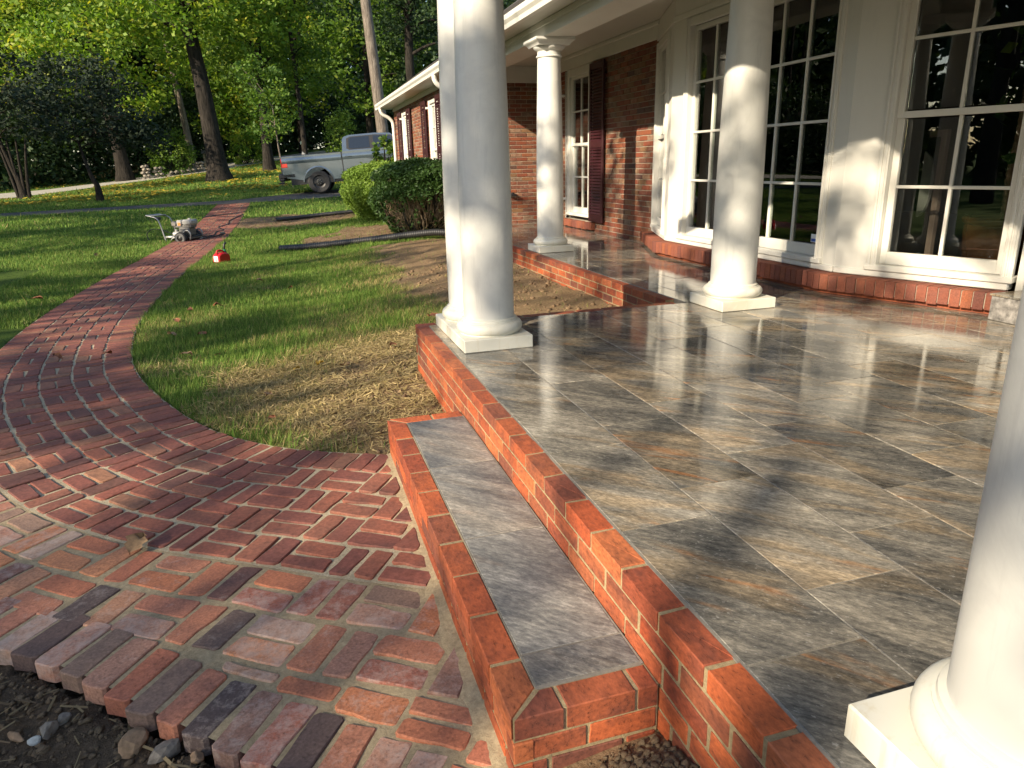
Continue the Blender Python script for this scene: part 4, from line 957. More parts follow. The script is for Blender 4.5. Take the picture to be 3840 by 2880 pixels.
def chair(x, y, rz, label, h):
    t = thing('chair', label, 'chair', (x, y, .17), R(rz), 'chairs inside the bay window'); f = WM[t.name]; up_ = simple('upholstery_cream', (.42, .32, .20), .9, noise=.08, scale=40)
    link('seat', MB().box((-.23, -.23, .38), (.23, .23, .47), .03).mesh('seat', up_), t)
    mb = MB(); n = 14; prof_ = [(-.21, .44)]+[(-.21+.42*0, .8*h)]+[(-.21*math.cos(math.pi*i/n), h-.12+.12*math.sin(math.pi*i/n)) for i in range(n+1)]+[(.21, .44)]
    mb.F = Matrix(((1, 0, 0, 0), (0, 0, 1, .16), (0, 1, 0, 0), (0, 0, 0, 1))); mb.prism(prof_[::-1], 0, .07, .012); link('backrest', mb.mesh('backrest', up_), t)
    lw = simple('chair_leg_wood', (.05, .03, .02), .5)
    for sx in (-.19, .19):
        for sy_ in (-.19, .19): link('leg', MB().tube([(sx, sy_, 0), (sx*.95, sy_*.95, .38)], [.014, .02], 8).mesh('leg', lw, 40), t)
chair(4.05, 3.95, 100, 'cream upholstered chair with a rounded back behind the left bay panes', 1.05); chair(4.15, 2.95, 80, 'low cream chair back seen behind the middle bay panes', .72)
# ------------------------------------------------------------------ drain pipes, washer, wand, hose, fuel can
M['pipe'] = simple('black_corrugated_plastic', (.022, .022, .023), .45, noise=.3)
def pipe(label, pts, r):
    pts = smoothpath(pts, 30); L = [0]
    for a, b_ in zip(pts[:-1], pts[1:]): L.append(L[-1]+(b_-a).length)
    n = int(L[-1]/.0085); P = []; rr = []
    for i in range(n+1):
        s = L[-1]*i/n; k = min(len(L)-2, int(np.searchsorted(L, s, 'right')-1)); f = (s-L[k])/max(1e-6, L[k+1]-L[k]); P.append(pts[k].lerp(pts[k+1], f))
        rr.append(r*(1 if i % 4 in (1, 2) else .86))
    o = MB().tube(P, rr, 14, cap=False).build('drain_pipe', M['pipe'], None, 70); tag(o, label, 'pipe')
    return o
pz = lambda x, y, d: (x, y, G1(x, y)+d)
pipe('black corrugated drain pipe running under the near dark hedge onto the lawn', [pz(-1.04, 10.85, .045), pz(-.5, 10.60, .055), pz(.2, 10.36, .06), pz(.75, 10.12, .07), pz(1.2, 9.9, .10), pz(1.65, 9.66, .12), pz(2.1, 9.42, .06)], .064)
pipe('black corrugated drain pipe lying on the mulch in front of the bright hedge', [pz(-1.15, 17.0, .045), pz(-.5, 17.15, .05), pz(.3, 17.25, .05), pz(1.0, 17.3, .05)], .058)
met = simple('brushed_frame_metal', (.30, .30, .295), .4, metal=.5, noise=.1); blk = simple('black_plastic', (.015, .015, .016), .45, noise=.2); rub = simple('tyre_rubber', (.02, .02, .021), .8, noise=.3); rubg = simple('dusty_tyre_wall', (.17, .165, .155), .85, noise=.25)
wht = simple('tank_white', (.30, .295, .28), .4, noise=.1); grm = simple('engine_grey', (.12, .115, .11), .5, noise=.4, scale=40); org = simple('engine_label_orange', (.5, .17, .03), .5)
# pressure washer. local x = toward the handle, y = across (far side +), at the wheel line
wz = G1(-2.94, 14.02)
ws = thing('pressure_washer', 'petrol pressure washer on two wheels standing across the brick path', 'pressure washer', (-2.94, 14.02, wz+.055))
ang = math.atan2(.44, -.9)    # handle direction
FW = Matrix.Translation((-2.94, 14.02, wz+.012)) @ Matrix.Rotation(ang, 4, 'Z') @ Matrix.Diagonal((1.04, -1.1, 1.0, 1))
for yy in (-.25, .25):
    mb = MB(FW @ Matrix.Translation((0, yy, .128)) @ Matrix.Rotation(R(90), 4, 'X')); s_ = 1
    mb.lathe([(.062, -.045), (.105, -.045), (.125, -.03), (.128, 0), (.125, .03), (.105, .045), (.062, .045)], seg=28, cap=False); wl = mb.build('wheel', rub, ws, 40)
    mb = MB(FW @ Matrix.Translation((0, yy, .128)) @ Matrix.Rotation(R(90), 4, 'X')); mb.lathe([(.0625, -.046), (.104, -.046), (.104, .046), (.0625, .046)], seg=24, cap=False); mb.build('sidewall', rubg, wl, 40)
    mb = MB(FW @ Matrix.Translation((0, yy, .128)) @ Matrix.Rotation(R(90), 4, 'X')); mb.lathe([(.018, -.05), (.06, -.03), (.06, .03), (.018, .05)], seg=16); mb.build('rim', blk, wl, 30)
mb = MB(FW); mb.tube([(0, -.27, .128), (0, .27, .128)], .012, 8)
for yy in (-.20, .20):
    mb.tube(smoothpath([(-.17, yy, .10), (-.19, yy, .20), (-.14, yy, .28), (-.05, yy, .25), (0, yy, .13), (.20, yy, .13), (.30, yy, .03), (.36, yy, .03), (.40, yy, .16), (.44, yy, .36), (.50, yy, .52), (.60, yy, .57), (.74, yy, .60)], 8), .015, 8)
mb.tube([(.74, -.2, .60), (.74, .2, .60)], .016, 8); mb.tube([(.38, -.2, .12), (.38, .2, .12)], .014, 8); mb.tube([(-.17, -.2, .12), (-.17, .2, .12)], .014, 8); mb.box((.18, -.2, .125), (.40, .2, .165), .008)
mb.build('frame', met, ws, 50)
mb = MB(FW); mb.box((-.20, -.18, .135), (.24, .18, .16), .006); mb.build('base_plate', blk, ws)
mb = MB(FW); mb.box((-.12, -.12, .16), (.12, .12, .34), .02); mb.box((-.17, -.11, .335), (.24, .09, .392), .012); mb.box((-.05, -.19, .18), (.05, -.12, .30), .012); 
for k in range(5): mb.box((-.10, -.13, .20+.026*k), (.10, .13, .208+.026*k))
mb.build('engine_block', grm, ws, 40)
mb = MB(FW); mb.box((-.19, -.14, .385), (.02, .13, .50), .03); mb.lathe([(.032, .50), (.034, .52), (.02, .525)], -.08, 0, 14); mb.build('fuel_tank', wht, ws, 40)
mb = MB(FW); mb.box((.03, -.13, .36), (.14, .08, .49), .015); mb.build('air_filter', wht, ws, 40); mb = MB(FW); mb.box((.05, -.133, .38), (.11, -.131, .44)); mb.build('sticker', org, ws)
mb = MB(FW); mb.box((.15, -.13, .36), (.27, .10, .46), .02); mb.lathe([(.028, .39), (.028, .47)], .21, -.1, 12); mb.build('muffler', simple('muffler_steel', (.22, .21, .2), .45, metal=.7), ws, 40)
mb = MB(FW); mb.tube([(.12, -.10, .20), (.24, -.10, .20)], .055, 12); mb.tube([(.18, -.10, .20), (.18, -.10, .30)], .03, 10); mb.build('pump', wht, ws, 40)
mb = MB(FW); mb.box((.56, -.19, .585), (.72, .19, .60), .006); mb.build('handle_panel', wht, ws, 40)
mb = MB(FW); mb.box((.48, -.16, .50), (.60, -.10, .57), .01); mb.build('hose_hook', blk, ws)
mb = MB(FW); mb.tube(smoothpath([(.22, -.12, .2), (.45, -.2, .30), (.62, -.24, .32), (.74, -.26, .22), (.70, -.28, .10), (.60, -.30, .04)], 8), .009, 8); mb.build('inlet_hose', blk, ws, 60)
hz_ = lambda x, y, d=.012: (x, y, G1(x, y)+.075+d) if on_path([x], [y])[0] else (x, y, G1(x, y)+d)
tag(MB().tube(smoothpath([hz_(x, y) for x, y in [(-2.85, 14.3), (-2.5, 14.6), (-2.48, 15.2), (-2.36, 15.6), (-2.5, 16.2), (-2.32, 16.8), (-2.33, 17.6), (-2.16, 18.6), (-2.10, 19.3), (-2.7, 19.2), (-3.3, 18.5)]], 10), .013, 8).build('pressure_hose', blk, None, 60), 'thin black pressure hose winding along the brick path', 'hose')
wand = thing('spray_wand', 'black spray gun and lance lying on the bricks right of the pressure washer', 'spray wand', hz_(-2.45, 14.3))
MB().tube([hz_(-2.68, 14.03, .02), hz_(-2.3, 14.44, .03)], .012, 8).build('lance', blk, wand, 60); MB().tube(smoothpath([hz_(-2.36, 14.38, .03), hz_(-2.26, 14.5, .04), hz_(-2.27, 14.72, .035), hz_(-2.36, 14.82, .03)], 8), [.018]*25, 8).build('trigger_grip', blk, wand, 60)
MB().tube([hz_(-2.72, 13.99, .02), hz_(-2.67, 14.04, .02)], .016, 8).build('nozzle', met, wand, 60)
# fuel can
red = simple('red_plastic', (.42, .008, .012), .4, noise=.1); gz_ = G1(-1.94, 9.61)
can = thing('fuel_can', 'red plastic fuel can with a black spout standing on the lawn', 'fuel can', (-1.94, 9.61, gz_))
FC = Matrix.Translation((-1.94, 9.61, gz_+.004)) @ Matrix.Rotation(R(45), 4, 'Z') @ Matrix.Scale(.86, 4)
prof = [(-.13, 0), (.13, 0), (.135, .03), (.135, .12), (.11, .165), (.05, .19), (-.06, .19), (-.125, .145), (-.135, .10), (-.135, .03)]
mb = MB(FC @ Matrix(((1, 0, 0, 0), (0, 0, -1, .085), (0, 1, 0, 0), (0, 0, 0, 1)))); mb.prism(prof, 0, .17, .018); mb.build('body', red, can, 40)
MB(FC).tube(smoothpath([(-.10, 0, .15), (-.095, 0, .215), (-.04, 0, .235), (.04, 0, .215), (.06, 0, .185)], 8), .017, 10).build('handle', red, can, 60)
MB(FC).lathe([(.034, .17), (.034, .20), (.028, .205)], .085, 0, 16).build('cap', blk, can, 40); MB(FC).lathe([(.026, .205), (.026, .235), (.02, .24)], .085, 0, 16).build('collar', simple('green_plastic', (.01, .22, .09), .4), can, 40)
MB(FC).tube(smoothpath([(.085, 0, .235), (.085, 0, .29), (.10, 0, .335), (.135, 0, .36)], 6), [.02]*19, 10).build('spout', blk, can, 60)
mb = MB(FC); mb.box((-.139, -.055, .03), (-.1365, .055, .135)); mb.build('label', simple('label_white', (.72, .72, .72), .5, noise=.04), can)
mb = MB(FC)
for k, (y0, y1) in enumerate(((-.045, .01), (-.045, .03), (-.045, -.01), (-.045, .025))): mb.box((-.1395, y0, .042+k*.016), (-.139, y1, .050+k*.016))
mb.build('label_print', blk, can)
# ------------------------------------------------------------------ pickup truck, local x = forward, y = left
def truck():
    tx, ty = .42, 25.05; tz = T1(.42, 25.9)+.0
    t = thing('pickup_truck', 'grey blue crew cab pickup truck parked beyond the hedges', 'truck', (tx, ty, tz))
    F = Matrix.Translation((tx, ty, tz)) @ Matrix.Rotation(R(-8), 4, 'Z') @ Matrix.Rotation(R(-3.2), 4, 'Y')
    F = F @ Matrix.Translation((0, .98, 0))        # rear wheel contact of the near side at local (0,-.98)
    paint = simple('truck_paint', (.12, .15, .18), .2, metal=.55, noise=.06, scale=3, coat=.8); dk = simple('tinted_glass', (.012, .016, .022), .04, spec=.8, noise=0); trim = simple('truck_trim_black', (.012, .012, .013), .5); lens = simple('tail_lamp_red', (.5, .01, .01), .15, noise=.15, scale=30, coat=1); chrome = simple('dark_chrome', (.3, .3, .32), .2, metal=1)
    r0 = .52; arch = lambda cx: [(cx+r0*math.cos(math.radians(a)), .41+r0*math.sin(math.radians(a))) for a in range(0, 181, 15)]
    prof = [(-1.22, .72), (-1.25, .80), (-1.25, 1.30), (-1.22, 1.36), (.90, 1.385), (.90, 1.34), (.95, 1.34), (.95, 1.40), (3.0, 1.42), (3.35, 1.38), (4.55, 1.30), (4.75, 1.15), (4.78, .62), (4.70, .45)]
    prof += [(3.75+.52, .47)]+[p for p in arch(3.75) if p[1] > .47]+[(3.75-.52, .47)] + [(.52, .47)]+[p for p in arch(0) if p[1] > .47]+[(-.52, .50), (-1.10, .62)]
    bm = bmesh.new(); half = .985
    def side(y, ins): return [bm.verts.new(F @ Vector((x, y, zz))) for x, zz in prof]
    secs = [(-half+.03, 0), (-half, 0), (half, 0), (half-.03, 0)]
    rings = []
    cxm, czm = 1.7, .9
    for y, s_ in ((-half+.06, .985), (-half, 1.0), (half, 1.0), (half-.06, .985)):
        pass
    a = side(-half, 0); b_ = side(half, 0); n = len(prof)
    bm.faces.new(a); bm.faces.new(b_[::-1])
    for i in range(n): bm.faces.new((a[i], b_[i], b_[(i+1) % n], a[(i+1) % n]))
    bmesh.ops.triangulate(bm, faces=[f for f in bm.faces if len(f.verts) > 4]); bmesh.ops.recalc_face_normals(bm, faces=bm.faces)
    me = bpy.data.meshes.new('body'); bm.to_mesh(me); bm.free(); me.materials.append(paint); body = link('body', me, t, Matrix())
    # shoulder crease along the side: a raised upper band and flares round the arches
    mb = MB(F)
    for x0, x1, zt in ((-1.23, .905, 1.35), (.95, 4.4, 1.36)):
        cs = [(-half+.03, zt+.03), (-half-.012, zt-.06), (-half-.032, zt-.14), (-half-.006, zt-.24), (-half-.012, .74), (-half-.03, .66), (-half+.002, .56)]; k = len(cs)
        if x1 > 2: segs = [(x0, 3.0)]
        else: segs = [(x0, x1)]
        for a, b_ in segs:
            mb.add([(a, y, zz) for y, zz in cs[:4]]+[(b_, y, zz) for y, zz in cs[:4]], [(i, i+1, 5+i, 4+i) for i in range(3)])
    mb.build('side_crease', paint, t, 50)
    for cx in (0, 3.75):
        mb = MB(F); A = [(cx+rr*math.cos(R(a_)), -half-dy, .41+rr*math.sin(R(a_))) for a_ in range(-4, 186, 10) for rr, dy in ((.522, .012), (.565, .001))]; m_ = len(A)//2
        mb.add(A, [(2*i, 2*i+1, 2*i+3, 2*i+2) for i in range(m_-1)]); mb.build('wheel_arch', paint, t, 60)
    mb = MB(F); mb.box((-1.0, -half+.03, .36), (4.4, half-.03, .60)); mb.build('chassis', trim, t)
    for cx in (0, 3.75):
        for s_ in (-1, 1):
            W_ = F @ Matrix.Translation((cx, s_*.86, .41)) @ Matrix.Rotation(R(90), 4, 'X')
            mb = MB(W_); mb.lathe([(.235, -.13), (.36, -.135), (.405, -.10), (.415, 0), (.405, .10), (.36, .135), (.235, .13)], seg=40, cap=False); wl = mb.build('wheel', rub, t, 40)
            mb = MB(W_); k = 1 if s_ < 0 else -1
            mb.lathe([(.04, .11*k), (.10, .10*k), (.17, .06*k), (.225, .09*k), (.24, .12*k), (.24, -.1*k), (.05, -.1*k)], seg=24); mb.build('rim', trim, wl, 30)
            mb = MB(W_)
            for j in range(6): a_ = j*math.pi/3; mb.lathe([(.016, .10*k), (.014, .122*k)], .075*math.cos(a_), .075*math.sin(a_), 8)
            mb.build('wheel_nut', chrome, wl, 40)
            if s_ < 0:
                mb = MB(F); mb.lathe([(.01, -.5), (.5, -.5)], 0, 0, 4, cap=False) if False else None
    # cab
    hb, ht, zb, zt = .955, .76, 1.40, 1.93
    cabp = [(.97, 1.40), (1.0, 1.80), (1.06, 1.90), (1.25, 1.955), (2.2, 1.97), (2.75, 1.93), (3.45, 1.40)]
    hw = lambda zz: hb+(ht-hb)*max(0, (zz-1.40))/.55
    mb = MB(F); n = len(cabp); mb.add([(x, -hw(zz), zz) for x, zz in cabp]+[(x, hw(zz), zz) for x, zz in cabp], [tuple(range(n)), tuple(range(2*n-1, n-1, -1))]+[(i, (i+1) % n, n+(i+1) % n, n+i) for i in range(n)]); mb.build('cab', paint, t, 25)
    def pane(nm, pts, e=.006, m_=dk):
        mb = MB(F); k = len(pts); mb.add([(x, -hw(zz)-e, zz) for x, zz in pts]+[(x, -hw(zz)+.01, zz) for x, zz in pts], [tuple(range(k))]+[(i, (i+1) % k, k+(i+1) % k, k+i) for i in range(k)]); return mb.build(nm, m_, t)
    pane('window_surround', [(1.13, 1.50), (1.22, 1.44), (3.20, 1.44), (2.78, 1.86), (2.2, 1.91), (1.30, 1.895), (1.16, 1.84)], .004, trim)
    pane('window', [(1.22, 1.50), (1.34, 1.47), (1.98, 1.47), (1.98, 1.875), (1.33, 1.865), (1.24, 1.82)], .009); pane('window', [(2.13, 1.47), (3.05, 1.47), (2.72, 1.83), (2.18, 1.88), (2.13, 1.86)], .009)
    # rear door and front door seams, gap between bed and cab, handles, step, lamp, bumper, mirror
    mb = MB(F); mb.box((.91, -half-.004, .55), (.945, -half+.3, 1.38)); mb.box((2.06, -half-.003, .62), (2.075, -half+.01, 1.43)); mb.box((.98, -half-.0032, .60), (2.06, -half+.01, .606)); mb.box((3.30, -half-.003, .60), (3.312, -half+.01, 1.40)); mb.build('panel_gap', trim, t)
    for x in (1.05, 2.18): mb = MB(F); mb.box((x, -half-.05, 1.20), (x+.24, -half-.02, 1.245), .012); mb.build('door_handle', paint, t, 30)
    mb = MB(F); mb.box((-1.262, -half-.012, .98), (-1.03, -half+.16, 1.31), .02); tl = mb.build('tail_lamp', lens, t, 30)
    mb = MB(F); mb.box((-1.266, -half-.016, 1.13), (-1.03, -half+.1, 1.155)); mb.build('lamp_bar', trim, tl)
    mb = MB(F); mb.box((-1.42, -half+.02, .52), (-1.20, half-.02, .80), .04); mb.box((-1.40, -half-.0, .62), (-.80, -half+.08, .78), .03); mb.build('rear_bumper', trim, t, 30)
    mb = MB(F); mb.tube([(-1.38, 0, .45), (-1.58, 0, .45)], .03, 8); mb.build('tow_hitch', trim, t, 40)
    mb = MB(F); mb.box((1.0, -half-.09, .40), (3.2, -half+.04, .46), .015); mb.build('side_step', trim, t, 30)
    mb = MB(F); mb.box((-1.15, -half+.04, 1.383), (.86, -half+.10, 1.405), .008); mb.build('bed_rail', trim, t)
    mb = MB(F); mb.box((2.98, -half-.19, 1.42), (3.10, -half+.02, 1.60), .03); mb.build('wing_mirror', trim, t, 30)
    mb = MB(F); mb.box((-1.27, -.80, .80), (-1.252, .80, 1.35), .01); mb.build('tailgate', paint, t, 30)
    mb = MB(F); mb.add([(-.55, -.5, 1.36), (-.35, -.5, 1.36), (-.50, -.5, 1.52), (-.55, -.3, 1.36), (-.35, -.3, 1.36), (-.50, -.3, 1.52)], [(0, 1, 2), (5, 4, 3), (0, 2, 5, 3), (1, 4, 5, 2)]); tag(mb.build('white_bag', wht), 'white corner of a load showing above the truck bed side', 'load')
truck()

# ------------------------------------------------------------------ trees
def leaf_quads(centres, crad, k, size, flat=.0, seed=0, shape=.6):
    """k leaf quads round each clump centre -> (N,4,3), rnd per leaf"""
    g = np.random.default_rng(seed); n = len(centres)
    c = np.repeat(centres, k, 0); cr = np.repeat(g.random(n), k)
    d = g.normal(size=(n*k, 3)); d /= np.linalg.norm(d, axis=1, keepdims=True); r = (g.random(n*k)**.45)[:, None]
    rad = np.repeat(np.broadcast_to(np.asarray(crad, float), (n, 3)) if np.ndim(crad) < 2 else crad, k, 0)
    p = c+d*r*rad
    a = g.normal(size=(n*k, 3)); a[:, 2] = a[:, 2]*.6-.25; a /= np.linalg.norm(a, axis=1, keepdims=True)
    nn = g.normal(size=(n*k, 3))*(1-flat)+np.array([0, 0, 1.0])*(.6+flat); b_ = np.cross(nn, a); b_ /= np.linalg.norm(b_, axis=1, keepdims=True)+1e-9
    s = size*(.6+.8*g.random((n*k, 1)))
    q = np.stack([p-a*s*.5, p+b_*s*.5*shape-a*s*.05, p+a*s*.5, p-b_*s*.5*shape-a*s*.05], 1)
    return q, np.clip(.55*cr+.45*g.random(n*k), 0, 1)
def ellipsoid_pts(g, c, r, n, shell=.5):
    d = g.normal(size=(n, 3)); d /= np.linalg.norm(d, axis=1, keepdims=True); rr = shell+(1-shell)*g.random((n, 1))**.7
    return np.array(c)+d*rr*np.array(r)
def limb(mb, p0, p1, r0, r1, seg=6, sag=.12, g=None):
    p0 = Vector(p0); p1 = Vector(p1); L = (p1-p0).length
    mid = p0.lerp(p1, .45)+Vector((g.normal()*.07*L, g.normal()*.07*L, sag*L)); mb.tube(smoothpath([p0, mid, p1], 5), [r0+(r1-r0)*i/10 for i in range(11)], seg, cap=False)
def make_tree(name, label, x, y, trunk, r0, ells, mat_leaf, bark, k=34, crad=.75, size=.2, seed=1, group=None, cat='tree', flat=0., nlimb=9, gaps=None):
    """trunk: offsets (dx,dy,z) from the base; ells: (dx,dy,z,rx,ry,rz,clumps)"""
    g = np.random.default_rng(seed); gz0 = G1(x, y)
    t = thing(name, label, cat, (x, y, gz0), 0, group)
    pts = smoothpath([(x+a, y+b_, gz0+c_) for a, b_, c_ in [(0, 0, -.15)]+trunk], 6); n = len(pts); H = pts[-1].z-gz0
    rr = [r0*(1-.62*i/(n-1))*(1+.55*math.exp(-max(0, (p.z-gz0))/.45)) for i, p in enumerate(pts)]
    mb = MB().tube(pts, rr, 14, cap=True); cs = []
    for (dx, dy, zz, rx, ry, rz, m_) in ells: cs.append(ellipsoid_pts(g, (x+dx, y+dy, gz0+zz), (rx, ry, rz), m_))
    cs = np.concatenate(cs); cs = cs[cs[:, 2] > gz0+.5]
    for i in g.choice(len(cs), min(nlimb, len(cs)), replace=False):
        e = Vector(cs[i]); low = [p for p in pts if p.z < e.z-.1 and p.z > gz0+min(1.2, H*.3)] or [pts[-1]]
        s_ = min(low, key=lambda p: (p-e).length+(.3*abs(p.z-e.z))); j = min(range(n), key=lambda q: (pts[q]-s_).length)
        limb(mb, s_, e, rr[j]*.45, .012+.02*r0, 6, .10, g)
    mb.build('trunk', bark, t, 70)
    q, rv = leaf_quads(cs, (crad, crad, crad*.65), k, size, flat, seed)
    link('crown', np_mesh('crown', q, 4, mat_leaf, {'rnd': rv}), t, Matrix())
    return t
B, LF = M, M
make_tree('oak_tree', 'big dark trunked tree on the rise, with a low limb to the right', -3.84, 35.6, [(-.05, 0, 1.5), (-.17, 0, 4), (-.38, 0, 6.5), (-.6, 0, 10), (-.6, 0, 15)], .47,
          [(-1.5, -1, 8.2, 4.6, 3.2, 2.4, 190), (1.5, -.5, 8.6, 3.6, 3, 2.8, 140), (-3.4, -.5, 6.6, 1.9, 1.6, 1.1, 30), (-.5, 0, 12.5, 5.5, 4.5, 3.4, 130)], M['leaf_yg'], M['bark_dark'], 36, .8, .21, 3, nlimb=16)
make_tree('slim_tree', 'slender pale trunked tree left of the big dark trunk', -6.2, 46.8, [(0, 0, 2), (-.3, 0, 6), (-.7, 0, 10), (-.9, 0, 14)], .23, [(.6, -2, 7.0, 2.2, 2, 2.2, 60), (-1, 0, 12.5, 4.4, 3.6, 3.4, 110)], M['leaf_yg'], M['bark_grey'], 34, .85, .24, 4)
make_tree('dogwood', 'low dark spreading tree with a forked stem at the lawn edge', -7.32, 27.0, [(-.02, 0, .55), (-.12, 0, .8), (-.25, 0, 1.4), (-.4, 0, 2.4)], .10, [(.1, 0, 2.7, 2.4, 1.8, .75, 80), (-.4, 0, 3.6, 2.3, 1.8, .7, 70), (.2, 0, 4.4, 1.5, 1.2, .5, 30), (1.6, 0, 2.1, 1.1, .9, .4, 22)], M['leaf_blue'], M['bark_dark'], 27, .50, .15, 5, nlimb=22, )
make_tree('multi_stem_tree', 'dark multi stemmed tree at the far left of the lawn', -11.4, 32.8, [(-.1, 0, .7), (-.3, 0, 1.5), (-.6, 0, 3)], .15, [(-.3, 0, 3.4, 2.6, 2, 1.0, 90), (.2, 0, 4.8, 2.6, 2, .8, 70), (-1.5, 0, 5.8, 2.2, 1.8, .6, 40)], M['leaf_blue'], M['bark_dark'], 25, .55, .17, 6, nlimb=18)
mbx = MB()
for i in range(4): mbx.tube(smoothpath([(-11.4+.12*i-.2, 32.75, G1(-11.4, 32.75)-.1), (-11.45+.2*i-.3, 32.75, G1(-11.4, 32.7)+1.0), (-11.5+.35*i-.5, 32.8, G1(-11.4, 32.7)+2.4)], 6), [.085-.004*k for k in range(13)], 8)
mbx.build('stem', M['bark_dark'], bpy.data.objects['multi_stem_tree'], 70)
make_tree('stout_tree', 'stout tree with a flared base beside the road and the stone wall', -9.5, 43.9, [(-.1, 0, 2), (-.35, 0, 5), (-.6, 0, 9), (-.7, 0, 14)], .40, [(-1, -1.5, 6.5, 3.2, 2.4, 1.8, 80), (1.6, -1.5, 4.6, 1.6, 1.3, 1.1, 30), (-1.5, 0, 11, 5.2, 4, 3.6, 140)], M['leaf_yg'], M['bark_dark'], 36, .85, .24, 7, nlimb=12)
make_tree('sapling', 'thin young tree with blue green leaves on the shaded bank left of the truck', -.92, 30.6, [(.05, 0, .8), (.0, 0, 1.6), (-.05, 0, 3.2)], .055, [(-.1, 0, 2.9, 1.1, 1.0, 1.2, 46), (-.3, 0, 4.2, 1.3, 1.1, .9, 36)], M['leaf_mid'], M['bark_grey'], 24, .42, .15, 8, nlimb=10)
make_tree('roadside_tree', 'tree at the road edge just above the truck tail', -1.55, 40.2, [(0, 0, 2), (.1, 0, 5), (.2, 0, 9), (.3, 0, 13)], .28, [(0, -1, 6.0, 2.6, 2, 2.0, 90), (.4, 0, 9.6, 3.6, 3, 2.6, 110)], M['leaf_mid'], M['bark_dark'], 36, .75, .21, 9)
make_tree('tall_pine', 'tall bare grey trunk rising behind the truck cab and the eave', 3.75, 31.2, [(-.15, 0, 3), (-.4, 0, 7), (-.75, 0, 12), (-1.1, 0, 18), (-1.2, 0, 24)], .29, [(-1.0, 0, 21, 3, 3, 3, 60)], M['leaf_dark'], M['bark_grey'], 30, .8, .25, 10, nlimb=5)
make_tree('twin_stem_tree', 'slim dark trunk in the shade left of the tall grey trunk', .35, 37.5, [(0, 0, 3), (-.1, 0, 7), (-.15, 0, 12)], .15, [(-.3, 0, 9.0, 2.4, 2, 2.2, 80), (.5, 0, 5.2, 1.2, 1.0, 1.2, 26)], M['leaf_mid'], M['bark_dark'], 34, .7, .2, 12)
make_tree('limbed_tree', 'dark tree with long arching limbs behind the wing roof', 6.2, 36.0, [(0, 0, 2), (-.3, 0, 4.5), (-.2, 0, 8), (0, 0, 13)], .34, [(-1.8, -.5, 8.8, 3.6, 2.6, 2.6, 110), (2.0, 0, 8.5, 3.8, 2.6, 3.0, 120), (.2, 0, 12.5, 4.5, 3.5, 2.6, 90)], M['leaf_dark'], M['bark_dark'], 36, .75, .2, 13, nlimb=24)
bg_ = 'woodland trees beyond the road'
for i, (x, y, h, r, lf) in enumerate([(-27, 58, 19, 6.5, 'leaf_yg'), (-20, 52, 16, 5.2, 'leaf_mid'), (-15.5, 56, 20, 5.8, 'leaf_yg'), (-10.5, 62, 22, 6.2, 'leaf_mid'), (-4.5, 60, 20, 5.5, 'leaf_mid'), (.8, 57, 18, 5.0, 'leaf_yg'), (5.5, 52, 19, 5.5, 'leaf_mid'), (11, 50, 20, 6, 'leaf_dark'), (17, 56, 20, 6.5, 'leaf_dark'), (-14.5, 47.5, 12, 3.6, 'leaf_yg'), (-3.6, 52.5, 10, 3.0, 'leaf_yg')]):
    g_ = ['broad yellow green woodland tree at the far left, beyond the road', 'mid green tree in the left woodland beyond the road', 'tall yellow green tree over the left bend of the road', 'tall mid green tree behind the stout roadside tree', 'tall mid green tree behind the big dark trunk', 'yellow green tree deep in the woods right of the big trunk', 'mid green woodland tree behind the truck', 'dark woodland tree behind the wing roof', 'dark woodland tree at the right behind the house', 'small bright tree across the road at the left', 'small bright yellow tree across the road left of the big trunk'][i]
    m_ = int(52*r/5)
    make_tree('woodland_tree', g_, x, y, [(0, 0, h*.2), (.2, 0, h*.5), (.1, 0, h*.85)], .03*h*.5, [(0, -r*.3, h*.34, r*.85, r*.7, h*.20, m_*2), (0, 0, h*.62, r, r*.85, h*.27, m_*2), (r*.1, 0, h*.86, r*.6, r*.6, h*.14, m_)], M[lf], M['bark_dark'], 38, .95, .30, 20+i, bg_, nlimb=8)
# shrubs beyond the road, the dome shrub, the small conifer, the leafy shrub at the house corner
def shrub(name, label, x, y, r, k, mat_leaf, size, seed, n=60, cat='shrub', base=0):
    g = np.random.default_rng(seed); gz0 = G1(x, y); t = thing(name, label, cat, (x, y, gz0))
    cs = ellipsoid_pts(g, (x, y, gz0+base+r[2]*.55), r, n, .7); cs = cs[cs[:, 2] > gz0+.05]
    mb = MB()
    for i in g.choice(len(cs), min(14, len(cs)), replace=False): limb(mb, (x+g.normal()*.05, y+g.normal()*.05, gz0-.05), tuple(cs[i]), .025, .008, 5, .05, g)
    mb.build('stem', M['bark_dark'], t, 70); q, rv = leaf_quads(cs, .22*max(r), k, size, 0, seed); link('foliage', np_mesh('foliage', q, 4, mat_leaf, {'rnd': rv}), t, Matrix())
shrub('dome_shrub', 'rounded pale green shrub behind the stone wall', -7.1, 45.2, (1.25, 1.1, 1.7), 46, M['leaf_mid'], .14, 31, 90)
shrub('golden_shrub', 'bright yellow green shrub right of the big dark trunk across the road', -3.0, 48.5, (1.0, .9, 1.4), 40, M['leaf_yg'], .16, 32, 60)
shrub('small_conifer', 'small bright green conifer peeking above the truck cab', 2.35, 38.5, (.8, .8, 1.9), 46, M['leaf_box'], .13, 33, 70, base=.3)
shrub('corner_shrub', 'pale leafy shrub at the far corner of the brick wing', 2.0, 18.6, (.34, .34, .55), 26, M['leaf_mid'], .13, 34, 22, base=1.15)
